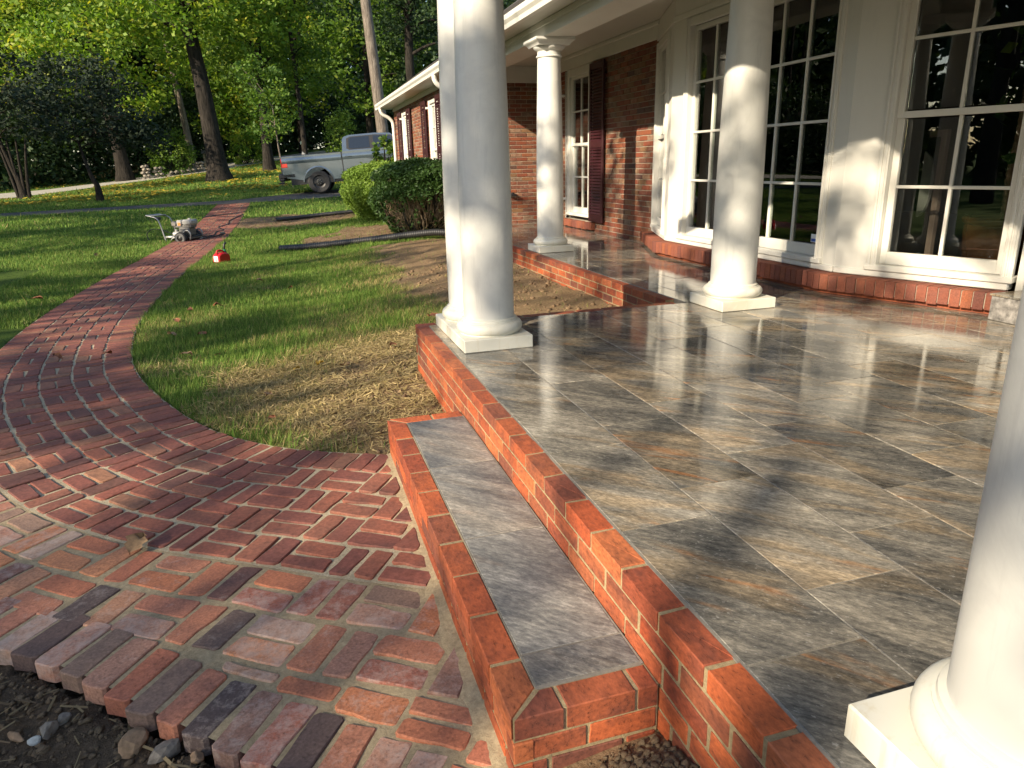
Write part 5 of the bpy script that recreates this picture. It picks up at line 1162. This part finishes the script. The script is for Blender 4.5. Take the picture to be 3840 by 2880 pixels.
# stone wall and its piers by the road, two mailboxes
sw_t = thing('stone_wall', 'low rubble stone wall with two rough piers beside the road', 'stone wall', (-7.6, 44.0, G1(-7.6, 44)))
def stones(x0, x1, y0, y1, h, part):
    g = random.Random(int(x0*100)); n = max(2, int((x1-x0)/.26)); m_ = int(h/.17); 
    for i in range(n):
        for j in range(m_):
            x = x0+(x1-x0)*(i+.5+g.uniform(-.1, .1)+.4*(j % 2))/n; y = y0+(y1-y0)*(i+.5)/n; zz = G1(x, y)+.17*(j+.4)
            bm = bmesh.new(); bmesh.ops.create_icosphere(bm, subdivisions=1, radius=1)
            for v in bm.verts: v.co = Vector((v.co.x*.15*g.uniform(.8, 1.15), v.co.y*.17*g.uniform(.8, 1.1), v.co.z*.10*g.uniform(.8, 1.15)))
            me = bpy.data.meshes.new('stone'); bm.to_mesh(me); bm.free(); me.materials.append(M['stone']); link('stone', me, part, Matrix.Translation((x, y, zz)))
stones(-8.55, -8.15, 43.4, 43.5, .95, sw_t); stones(-8.0, -7.55, 43.6, 43.8, .85, sw_t); stones(-7.4, -5.9, 44.2, 45.1, .36, sw_t); stones(-5.85, -5.45, 45.2, 45.3, .75, sw_t)
def mailbox(label, x, y, h, m_):
    t = thing('mailbox', label, 'mailbox', (x, y, G1(x, y))); zz = G1(x, y)
    MB().box((x-.05, y-.05, zz-.1), (x+.05, y+.05, zz+h), .005).build('post', simple('post_wood', (.2, .16, .11), .9), t)
    n = 10; pr = [(-.11, 0)]+[(-.11*math.cos(math.pi*i/n), .10+.11*math.sin(math.pi*i/n)) for i in range(n+1)]+[(.11, 0)]
    mb = MB(Matrix.Translation((x, y+.28, zz+h)) @ Matrix(((1, 0, 0, 0), (0, 0, -1, 0), (0, 1, 0, 0), (0, 0, 0, 1)))); mb.prism(pr[::-1], 0, .52, 0); mb.build('box', m_, t, 40)
mailbox('pale green mailbox on a post across the road above the truck bed', .52, 47.5, 1.0, simple('mailbox_pale', (.55, .62, .5), .5)); mailbox('black mailbox on a post by the stone wall pier', -5.35, 45.9, 1.05, simple('mailbox_black', (.012, .012, .012), .4))
# ------------------------------------------------------------------ hedges: clipped top and sides, bare branches below
def hedge(name, label, x, y, rx, ry, h, seed, bare=None, dens=1.0, mat_leaf=None, size=.055):
    g = np.random.default_rng(seed); gz0 = G1(x, y); t = thing(name, label, 'hedge', (x, y, gz0))
    n = int(5200*dens*(rx*ry*3+(rx+ry)*h*1.6)); th = g.random(n)*2*np.pi; v = g.random(n)
    top = g.random(n) < .36; rr = np.where(top, np.sqrt(g.random(n)), 1); zz = np.where(top, 1, v)
    cr = np.cos(th); sr = np.sin(th); e = 2/2.35; sx = np.sign(cr)*np.abs(cr)**e; sy_ = np.sign(sr)*np.abs(sr)**e
    under = np.where(top, .92, 1)*(.62+.38*ss(0, .55, zz))-.26*ss(.55, 1, zz)*(~top)
    bump_ = 1+.07*(fbm(th*3+seed, zz*4)-.5)*2
    P = np.stack([x+sx*rx*rr*under*bump_, y+sy_*ry*rr*under*bump_, gz0+.06+h*zz*(1-.20*top*rr**2.5)*np.where(top, 1.06, .93)+np.where(top, (fbm(sx*rr*3+9, sy_*rr*3)-.5)*.12, 0)-.02], 1)+g.normal(size=(n, 3))*.025
    keepm = np.ones(n, bool)
    if bare is not None:
        ang = np.arctan2(P[:, 1]-y, P[:, 0]-x); d = np.abs((ang-bare[0]+np.pi) % (2*np.pi)-np.pi); lowf = ss(bare[2], bare[2]*.55, zz+.25*(fbm(ang*4, zz*5)-.5)); keepm = g.random(n) > .97*lowf*ss(bare[1], bare[1]*.75, d)*(~top)
    P = P[keepm]; rv0 = np.clip(.5+.6*(fbm(P[:, 0]*5+P[:, 1]*3, P[:, 2]*6)-.5), 0, 1)
    q, rv = leaf_quads(P, .045, 5, size, 0, seed, .5); rv = np.clip(.6*np.repeat(rv0, 5)+.5*rv-.05, 0, 1)
    link('foliage', np_mesh('foliage', q, 4, mat_leaf, {'rnd': rv}), t, Matrix())
    mb = MB(); nb = 260
    for i in range(nb):
        a = g.random()*2*np.pi if bare is None or g.random() < .25 else bare[0]+g.normal()*bare[1]*.55
        f = .70+.14*g.random(); zt = gz0+h*(.35+.6*g.random()); c_, s_ = math.cos(a), math.sin(a); ex = math.copysign(abs(c_)**e, c_)*rx*f; ey = math.copysign(abs(s_)**e, s_)*ry*f
        st = (x+.25*ex+g.normal()*.06, y+.25*ey+g.normal()*.06, gz0-.02); m1 = (x+.72*ex+g.normal()*.05, y+.72*ey+g.normal()*.05, gz0+(zt-gz0)*(.28+.1*g.random())); e1 = (x+ex+g.normal()*.04, y+ey+g.normal()*.04, zt)
        pts = smoothpath([st, m1, e1], 5); pts = [p+Vector(g.normal(size=3))*.012 for p in pts]; mb.tube(pts, [.013-.0008*k for k in range(11)], 5, cap=False)
        if g.random() < .8:
            k = int(4+g.integers(4)); p = pts[k]; mb.tube([p, p+Vector((ex*.10+g.normal()*.05, ey*.10+g.normal()*.05, .16+.1*g.random())), p+Vector((ex*.16+g.normal()*.07, ey*.16+g.normal()*.07, .30+.15*g.random()))], [.007, .005, .003], 4, cap=False)
    mb.build('branch', M['twig'], t, 70)
    core = MB(); nz_ = 7; prof_ = [(.55+.30*math.sin(math.pi*.5*min(1, i/(nz_-1)*1.5)))*(1 if i < nz_-1 else .7) for i in range(nz_)]  # near-black solid stands in for the shade inside the hedge
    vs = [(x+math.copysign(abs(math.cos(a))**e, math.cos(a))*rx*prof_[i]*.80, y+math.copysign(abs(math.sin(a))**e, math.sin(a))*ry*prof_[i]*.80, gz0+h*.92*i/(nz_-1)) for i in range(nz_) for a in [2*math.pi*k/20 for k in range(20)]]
    core.add(vs, [(i*20+k, i*20+(k+1) % 20, (i+1)*20+(k+1) % 20, (i+1)*20+k) for i in range(nz_-1) for k in range(20)]+[tuple((nz_-1)*20+k for k in range(20))]); core.build('shade_core', simple(name+'_inner', (.014, .013, .008), 1, noise=.5, scale=30, bump=.03), t, 70)
M['leaf_shaded'] = foliage_mat('leaf_hedge_shaded', [(0, (.018, .045, .010)), (.5, (.034, .075, .014)), (1, (.07, .12, .025))], trans=.2)  # darker copy of the hedge leaf colours, painting in the near hedge's shade
hedge('hedge', 'dark clipped hedge with bare brown branches showing low on its front', 1.66, 11.1, .92, 1.35, 1.17, 41, bare=(R(-95), 1.9, .92), mat_leaf=M['leaf_shaded'], dens=.75)
hedge('hedge', 'bright green sunlit clipped hedge behind the dark one', 1.50, 15.6, .98, 1.7, 1.12, 42, mat_leaf=M['leaf_box'], dens=.75, size=.065)
# ------------------------------------------------------------------ shade trees to the left, behind the viewer: their crowns break up the low sun
sd = np.array(sun_dir)
def shade_want(x, y):
    n = fbm(x*.42+3.1, y*1.15+8.2, 3); m_ = fbm(x*1.4, y*1.4, 3)
    lawn = ss(.56, .585, n)
    lawn = np.where((np.abs(x+.85) < .95) & (np.abs(y-1.85) < .42), .05, lawn)
    walk_ = ss(.53, .60, m_)*.8
    w_ = np.where((x < -.5) & (y < 2.9+.5*x+1.0) & (y < 2.7), np.maximum(walk_, lawn*.9), lawn)
    porch_ = ss(.555, .61, m_)*.8
    w_ = np.where((x > -.42) & (y < 1.55), porch_, w_)
    w_ = np.where((x > .8) & (y >= 1.55) & (y < 9), ss(.46, .55, m_)*.75, w_)
    w_ = np.where(x > 4.2, ss(.50, .60, m_)*.6, w_); w_ = np.where((x > 2.4) & (y > 13) & (y < 20), 0, w_)
    w_ = np.where((y > 22.5) & (y < 30.5), .93, w_)
    return w_
cand = np.stack([rng.uniform(-8, 7, 5200), rng.uniform(-5, 22, 5200)], 1); cand = np.r_[cand, np.stack([rng.uniform(-13, 3, 1500), rng.uniform(22, 31, 1500)], 1)]
acc = rng.random(len(cand)) < shade_want(cand[:, 0], cand[:, 1])*.42; cand = cand[acc]
tt = rng.uniform(16, 24, len(cand)); cl = np.c_[cand, np.full(len(cand), -.4)]+tt[:, None]*sd
trunks = [(-13.5, -10.5), (-16, -5), (-15.5, .5), (-17.5, 5.5), (-16.5, 11), (-20, 17), (-23, 22), (-10.5, -12.0)]
lab = ['nearest', 'second', 'third', 'fourth', 'fifth', 'sixth', 'seventh', 'eighth']
near_i = ((cl[:, None, :2]-np.array(trunks)[None])**2).sum(-1).argmin(1)
for i, (x, y) in enumerate(trunks):
    cs = cl[near_i == i]
    if len(cs) < 4: continue
    zg0 = T1(x, y); t = thing('shade_tree', 'tall tree left of the house, out of the frame, shading the lawn and path', 'tree', (x, y, zg0), 0, 'shade trees left of the view')
    g = np.random.default_rng(70+i); top = max(7.5, cs[:, 2].mean()); mb = MB(); pts = smoothpath([(x, y, zg0-.2), (x+.1, y, zg0+3), (cs[:, 0].mean()*.4+x*.6, cs[:, 1].mean()*.4+y*.6, top)], 8); mb.tube(pts, [.30*(1-.6*k/16) for k in range(17)], 12)
    for j in g.choice(len(cs), min(len(cs), 26), replace=False): limb(mb, pts[8+int(g.integers(8))], tuple(cs[j]), .07, .015, 5, .05, g)
    mb.build('trunk', M['bark_dark'], t, 70); q, rv = leaf_quads(cs, (.48, .48, .34), 46, .17, .2, 90+i); link('crown', np_mesh('crown', q, 4, M['leaf_yg'], {'rnd': rv}), t, Matrix())
# woods as a mass: behind the road and round the left, seen between the trees and in the panes
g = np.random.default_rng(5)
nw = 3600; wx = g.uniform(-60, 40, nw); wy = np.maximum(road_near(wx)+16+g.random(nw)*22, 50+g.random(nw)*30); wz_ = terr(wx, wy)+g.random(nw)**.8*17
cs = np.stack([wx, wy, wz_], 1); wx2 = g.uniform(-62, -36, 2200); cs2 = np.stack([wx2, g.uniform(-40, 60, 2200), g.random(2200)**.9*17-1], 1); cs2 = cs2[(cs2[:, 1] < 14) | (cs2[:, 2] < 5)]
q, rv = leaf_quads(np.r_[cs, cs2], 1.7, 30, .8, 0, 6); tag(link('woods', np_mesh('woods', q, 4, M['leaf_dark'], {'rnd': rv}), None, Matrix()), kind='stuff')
nb = 2700; bx = g.uniform(-45, 25, nb); by = road_near(bx)+8.5+g.random(nb)*7; cs = np.stack([bx, by, terr(bx, by)+g.random(nb)**1.3*5.2+.1], 1)
q, rv = leaf_quads(cs, .8, 34, .26, 0, 8); tag(link('undergrowth', np_mesh('undergrowth', q, 4, M['leaf_dark'], {'rnd': rv}), None, Matrix()), kind='stuff')
mb = MB()
for i in range(60):
    x = g.uniform(-50, 30); y = float(road_near(x))+12+g.random()*24; zz = T1(x, y); mb.tube([(x, y, zz-.3), (x+g.normal()*.3, y, zz+6), (x+g.normal()*.6, y, zz+13)], [.22, .17, .1], 7, cap=False)
tag(mb.build('woods_trunks', M['bark_dark'], None, 70), kind='stuff')

# ------------------------------------------------------------------ grass
def blades(name, n, x0, x1, y0, y1, h, w_, seed, extra=None, lay=0.):
    g = np.random.default_rng(seed); x = g.uniform(x0, x1, n); y = g.uniform(y0, y1, n)
    s, t = path_st(x, y); wmax_ = w_out(s); keepm = ~((t > .015) & (t < wmax_-.015) & (y < 23))
    keepm &= ~((x > -.56) & (y < .52) & (y > -3.5)); keepm &= ~((x > -.10) & (y < 1.84)); keepm &= ~((x > 1.85) & (y < 17.6) & (y > 1.5))
    keepm &= ~on_drive(x, y) & ~on_road(x, y)
    keepm &= ~((s < S_NEW) & (t > wmax_-.05) & (y < 1.5))
    # camera frustum, roughly
    dx, dy = x-CAM.x, y-CAM.y; f_ = dx*math.sin(yaw)+dy*math.cos(yaw); lat = dx*math.cos(yaw)-dy*math.sin(yaw); keepm &= (f_ > .5) & (np.abs(lat) < f_*.80+.5)
    sw_ = soil_w(x, y); st_ = straw_w(x, y); keepm &= g.random(n) > np.clip(sw_*1.4, 0, .985)
    x, y, sw_, st_, t, s = [a[keepm] for a in (x, y, sw_, st_, t, s)]; n = len(x)
    nzv = fbm(x*2.2+4, y*2.2); hh = h*(.45+.9*g.random(n))*(.6+.8*nzv)*(1-.35*st_); edge = np.exp(-np.abs(t)/.05); hh *= 1+.5*edge; hh *= np.where(g.random(n) < .025, 1.9, 1)
    a = g.random(n)*2*np.pi; lean = (.25+.75*g.random(n)+st_*1.1+lay)*hh; ww = w_*(.7+.6*g.random(n)); zz = gz(x, y)
    p0 = np.stack([x-ww*np.sin(a)*.5, y+ww*np.cos(a)*.5, zz-.008], 1); p1 = np.stack([x+ww*np.sin(a)*.5, y-ww*np.cos(a)*.5, zz-.008], 1)
    p2 = np.stack([x+np.cos(a)*lean, y+np.sin(a)*lean, zz+hh/np.sqrt(1+(st_*.9+lay)**2)], 1)
    gr = np.array([[.075, .155, .022], [.11, .205, .03], [.15, .24, .042], [.21, .28, .06]])[g.integers(0, 4, n)]*(.75+.5*fbm(x*1.1, y*1.1))[:, None]
    stc = np.array([[.36, .27, .11], [.46, .36, .17], [.30, .24, .09], [.24, .23, .07]])[g.integers(0, 4, n)]
    m_ = (g.random(n) < np.clip(st_*1.15+.04, 0, .97))[:, None]; col = np.where(m_, stc, gr)
    v = np.stack([p0, p1, p2], 1); return v, col
parts = [blades('a', 170000, -3.2, 1.9, .3, 5.2, .047, .0048, 1), blades('b', 150000, -4.6, 1.9, 5.0, 10.5, .047, .007, 2), blades('c', 120000, -8, 2, 10, 17.5, .05, .012, 3), blades('d', 90000, -13, 3, 17, 30, .07, .022, 4), blades('e', 60000, -20, 4, 29, 50, .08, .035, 5)]
v = np.concatenate([p[0] for p in parts]); col = np.concatenate([p[1] for p in parts])
tag(link('grass', np_mesh('grass', v, 3, M['grass'], {'col': col}), None, Matrix()), kind='stuff')
# dry clippings on the bare earth by the step, mulch chips
def litter(name, n, fx, fy, size, cols, seed, wfun, dz=.006, wid=.09):
    g = np.random.default_rng(seed); x = fx(g, n); y = fy(g, n); k = g.random(n) < wfun(x, y); s, t = path_st(x, y); k &= ~((t > 0) & (t < w_out(s))); x, y = x[k], y[k]; n = len(x)
    a = g.random(n)*2*np.pi; L = size*(.5+g.random(n)); tl = g.normal(size=n)*.25; c_, s_ = np.cos(a), np.sin(a); zz = gz(x, y)+dz+.01*g.random(n); wd_ = L*(wid*(.4+g.random(n)))
    p = lambda u, v_, w_: np.stack([x+c_*u-s_*v_, y+s_*u+c_*v_, zz+w_], 1)
    q = np.stack([p(-L/2, -wd_/2, -tl*L/2), p(L/2, -wd_/2, tl*L/2), p(L/2, wd_/2, tl*L/2+.3*wd_), p(-L/2, wd_/2, -tl*L/2+.3*wd_)], 1)
    return q, np.array(cols)[g.integers(0, len(cols), n)]*(.7+.6*g.random((n, 1)))
l1 = litter('c', 42000, lambda g, n: g.uniform(-2.0, .2, n), lambda g, n: g.uniform(.45, 3.2, n), .048, [(.46, .36, .17), (.38, .30, .14), (.28, .22, .09), (.30, .22, .11)], 11, lambda x, y: straw_w(x, y)*(.35+.65*ss(.35, .6, fbm(x*4, y*4))))
l2 = litter('m', 16000, lambda g, n: g.uniform(-2.4, 2.0, n), lambda g, n: g.uniform(9.6, 18.5, n), .06, [(.24, .15, .10), (.16, .095, .06), (.32, .22, .16)], 12, lambda x, y: soil_w(x, y)*.9)
l4 = litter('s', 1500, lambda g, n: g.uniform(-2.2, -.9, n), lambda g, n: g.uniform(-2.0, -.3, n), .05, [(.26, .20, .11), (.14, .10, .06)], 14, lambda x, y: .5*front_soil(x, y))
for nm, l in (('dry_clippings', l1), ('mulch_chips', l2), ('soil_straw', l4)): tag(link(nm, np_mesh(nm, l[0], 4, M['grass'], {'col': l[1]}), None, Matrix()), kind='stuff')
l3 = litter('y', 9000, lambda g, n: g.uniform(-15, 2, n), lambda g, n: g.uniform(25.5, 46, n), .13, [(.50, .36, .04), (.42, .28, .03), (.30, .22, .04)], 13, lambda x, y: .75*ss(.40, .6, fbm(x*.35, y*.5))*~on_road(x, y), .05, .4)
tag(link('leaf_litter', np_mesh('leaf_litter', l3[0], 4, M['grass'], {'col': l3[1]}), None, Matrix()), kind='stuff')
# soil crumbs and clods
_ico = bmesh.new(); bmesh.ops.create_icosphere(_ico, subdivisions=1, radius=1); _iv = np.array([v.co for v in _ico.verts]); _if = np.array([[v.index for v in f.verts] for f in _ico.faces]); _ico.free()
def crumbs(name, n, fx, fy, r, m_, seed, wfun):
    g = np.random.default_rng(seed); x = fx(g, n); y = fy(g, n); k = g.random(n) < wfun(x, y); x, y = x[k], y[k]; n = len(x); rr = r*(.3+g.random(n)**5*2.6); zz = gz(x, y)+rr*.12
    V = _iv[None]*(.45+.85*g.random((n, len(_iv), 1)))*rr[:, None, None]*(.7+.6*g.random((n, 1, 3))); a = g.random(n)*6.28; c_, s_ = np.cos(a)[:, None], np.sin(a)[:, None]
    V = np.stack([V[..., 0]*c_-V[..., 1]*s_+.3*V[..., 2], V[..., 0]*s_+V[..., 1]*c_, V[..., 2]*.8], -1)+np.stack([x, y, zz], 1)[:, None]
    F = (_if[None]+np.arange(n)[:, None, None]*len(_iv)).reshape(-1, 3); me = bpy.data.meshes.new(name); V = V.reshape(-1, 3)
    me.vertices.add(len(V)); me.vertices.foreach_set('co', V.astype(np.float32).ravel()); me.loops.add(F.size); me.loops.foreach_set('vertex_index', F.ravel().astype(np.int32))
    me.polygons.add(len(F)); me.polygons.foreach_set('loop_start', np.arange(0, F.size, 3, dtype=np.int32)); me.polygons.foreach_set('loop_total', np.full(len(F), 3, np.int32)); me.materials.append(m_); me.update()
    return tag(link(name, me, None, Matrix()), kind='stuff')
M['clod'] = mortar_mat('soil_clod', (.10, .065, .04), (.26, .18, .11), scale=50, bump=.01); M['dclod'] = mortar_mat('dark_soil_clod', (.065, .047, .031), (.22, .165, .11), scale=50, bump=.01)
crumbs('soil_crumbs', 9000, lambda g, n: g.uniform(-1.5, 1.9, n), lambda g, n: g.uniform(.4, 6.5, n), .010, M['clod'], 21, lambda x, y: soil_w(x, y)*.8*~((x > -.09) & (y < 1.82)))
crumbs('dark_soil_crumbs', 22000, lambda g, n: g.uniform(-2.4, -.45, n), lambda g, n: g.uniform(-2.4, -.3, n), .0055, M['dclod'], 22, lambda x, y: front_soil(x, y)*1.0)
crumbs('mound_crumbs', 4500, lambda g, n: g.normal(-.18, .12, n), lambda g, n: g.normal(-1.86, .13, n), .0052, M['dclod'], 23, lambda x, y: ((x < -.09) & (x > -.46) & (y < -1.65))*1.0)
# loose stones below the new bricks
def rock(x, y, r, label, m_, seed, sq=(1, .8, .7), lift=.35, group=None):
    g = random.Random(seed); bm = bmesh.new(); bmesh.ops.create_icosphere(bm, subdivisions=2, radius=1)
    pl_ = [(Vector((g.gauss(0, 1), g.gauss(0, 1), g.gauss(0, 1))).normalized(), g.uniform(.55, .85)) for _ in range(9)]
    for v in bm.verts:
        for nn, d_ in pl_:
            k = v.co.dot(nn)-d_
            if k > 0: v.co -= nn*k*.92
        v.co = Vector((v.co.x*sq[0], v.co.y*sq[1], v.co.z*sq[2]))*r*(1+g.gauss(0, .03))
    me = bpy.data.meshes.new('rock'); bm.to_mesh(me); bm.free(); me.materials.append(m_)
    o = link('rock', me, None, Matrix.Translation((x, y, G1(x, y)+r*lift)) @ Matrix.Rotation(g.uniform(0, 6), 4, 'Z')); tag(o, label, 'stone', group)
rk_t = simple('stone_tan', (.26, .17, .10), .9, noise=.4, scale=30, bump=.004); rk_g = simple('stone_grey', (.17, .15, .125), .9, noise=.4, scale=40, bump=.005); rk_w = simple('stone_white', (.42, .43, .40), .8, noise=.35, scale=40, bump=.003)
ROCKS = []
for px, py, r, lb, m_, sq in ((455, 2560+40, .026, 'angular white and grey stone in the soil at the lower left', rk_w, (1, .85, .8)), (130, 2780, .020, 'pale grey stone at the bottom left edge of the soil', rk_w, (1, .8, .7)), (62, 2765, .024, 'long brown stone at the left edge of the soil', rk_t, (1.5, .6, .5)),
         (500, 2790, .045, 'largest tan stone against the brick edge at the bottom', rk_t, (1, .8, .8)), (612, 2825, .040, 'rough brown clod against the brick edge right of the tan stone', rk_g, (1.2, .9, .7)), (735, 2845, .022, 'small tan stone right of the brown clod at the bottom', rk_t, (1, 1, .7)), (180, 2740, .032, 'grey clod in the middle of the soil at the lower left', rk_g, (1, .9, .8)), (240, 2700, .022, 'small grey clod nearest the brick corner at the lower left', rk_g, (1, .9, .8))):
    # stand it on the soil where the line of sight meets the ground
    dvec = fw+(px-1920)/2651.37*r2-(py-1440)/2651.37*u2; tt_ = .8
    while tt_ < 6 and (CAM+dvec*tt_).z > G1((CAM+dvec*tt_).x, (CAM+dvec*tt_).y)+r*.3: tt_ += .004
    p_ = CAM+dvec*tt_; rock(p_.x, p_.y, r, lb, m_, int(px), sq)
# fallen leaves
LEAFM = {'brown': simple('dead_leaf_brown', (.20, .075, .03), .7, noise=.35, scale=50), 'tan': simple('dead_leaf_tan', (.27, .165, .08), .7, noise=.3, scale=50), 'yellow': simple('dead_leaf_yellow', (.48, .30, .03), .6, noise=.25, scale=40)}
def leaf(x, y, L, kind, label, seed, zz=None, group=None):
    g = random.Random(seed); n = 7; vs = []; fs = []
    for i in range(n+1):
        u_ = i/n; wd_ = .36*math.sin(math.pi*min(1, u_*1.02))**.7*(1+.25*math.sin(u_*19+seed)); cz = .18*math.sin(u_*3+g.random())+.12*u_*u_
        for k in (-1, 0, 1): vs.append(((u_-.5)*L, k*wd_*L, (cz+.16*abs(k)*(1+.5*math.sin(seed+u_*5)))*L))
    for i in range(n):
        for k in (0, 1): a = i*3+k; fs.append((a, a+1, a+4, a+3))
    m_ = n*3; vs += [(.5*L, -.008*L, .2*L), (.78*L, 0, .28*L), (.5*L, .012*L, .2*L)]; fs.append((len(vs)-3, len(vs)-2, len(vs)-1))
    me = MB().add(vs, fs).mesh('fallen_leaf', LEAFM[kind], 60)
    o = link('fallen_leaf', me, None, Matrix.Translation((x, y, (G1(x, y)+.028 if zz is None else zz))) @ Euler((g.gauss(0, .25), g.gauss(0, .25), g.uniform(0, 6.28))).to_matrix().to_4x4()); tag(o, label, 'leaf', group)
gl_ = 'dry leaves scattered on the lawn'
LL = ['tan leaf on the grass close to the path bend', 'brown leaf on the grass just beyond the tan one by the path bend', 'brown leaf right of the tan leaf near the path bend', 'tan leaf on the green lawn just above the straw patch', 'larger brown curled leaf in the middle of the near lawn', 'brown leaf left of the larger curled one, near the path edge',
  'tan leaf at the right end of the sunlit straw patch', 'small brown leaf at the bare earth by the porch corner', 'big red brown leaf in the dry grass behind the twin columns', 'tiny tan leaf right of the leaves at the path bend', 'brown leaf beside the near drain pipe', 'brown leaf on the grass between the two drain pipes',
  'tan leaf on the lawn nearer than the red fuel can', 'brown leaf on the left lawn beside the path', 'brown leaf on the lawn right of the path, halfway to the fuel can', 'tan leaf far out on the left lawn before the pressure washer']
for i, (x, y, L) in enumerate([(-1.95, 3.95, .10), (-1.99, 4.62, .085), (-1.69, 3.9, .085), (-1.73, 3.14, .085), (-1.67, 5.34, .10), (-1.93, 5.18, .085), (-.56, 2.19, .07), (-.15, 2.55, .07), (.33, 3.35, .11), (-1.49, 3.05, .05), (-.38, 9.92, .08), (-.9, 14.66, .1), (-1.29, 7.04, .09), (-3.75, 6.6, .12), (-.9, 6.2, .08), (-4.2, 11.5, .1)]):
    leaf(x, y, L, 'brown' if i % 3 else 'tan', LL[i], i, group=gl_)
leaf(-.72, 2.39, .075, 'yellow', 'yellow leaf at the top of the sunlit straw patch', 50); leaf(-.89, 2.36, .05, 'yellow', 'small yellow leaf left of the larger one on the straw', 51); leaf(-1.08, 1.78, .075, 'tan', 'pale tan leaf on the sunlit straw patch', 52)
leaf(-1.05, 1.30, .06, 'brown', 'red brown leaf in the dry grass near the path', 53)
leaf(-1.54, -.08, .105, 'tan', 'large torn tan leaf lying on the bricks where old and new paving meet', 60, T1(-1.54, -.08)+.022)
leaf(-2.34, 3.35, .09, 'brown', 'brown leaf on the brick path near the grass edge', 61, T1(-2.34, 3.35)+.03); leaf(-2.72, 3.42, .08, 'brown', 'dull brown leaf farther left on the brick path', 62, T1(-2.7, 3.4)+.03)
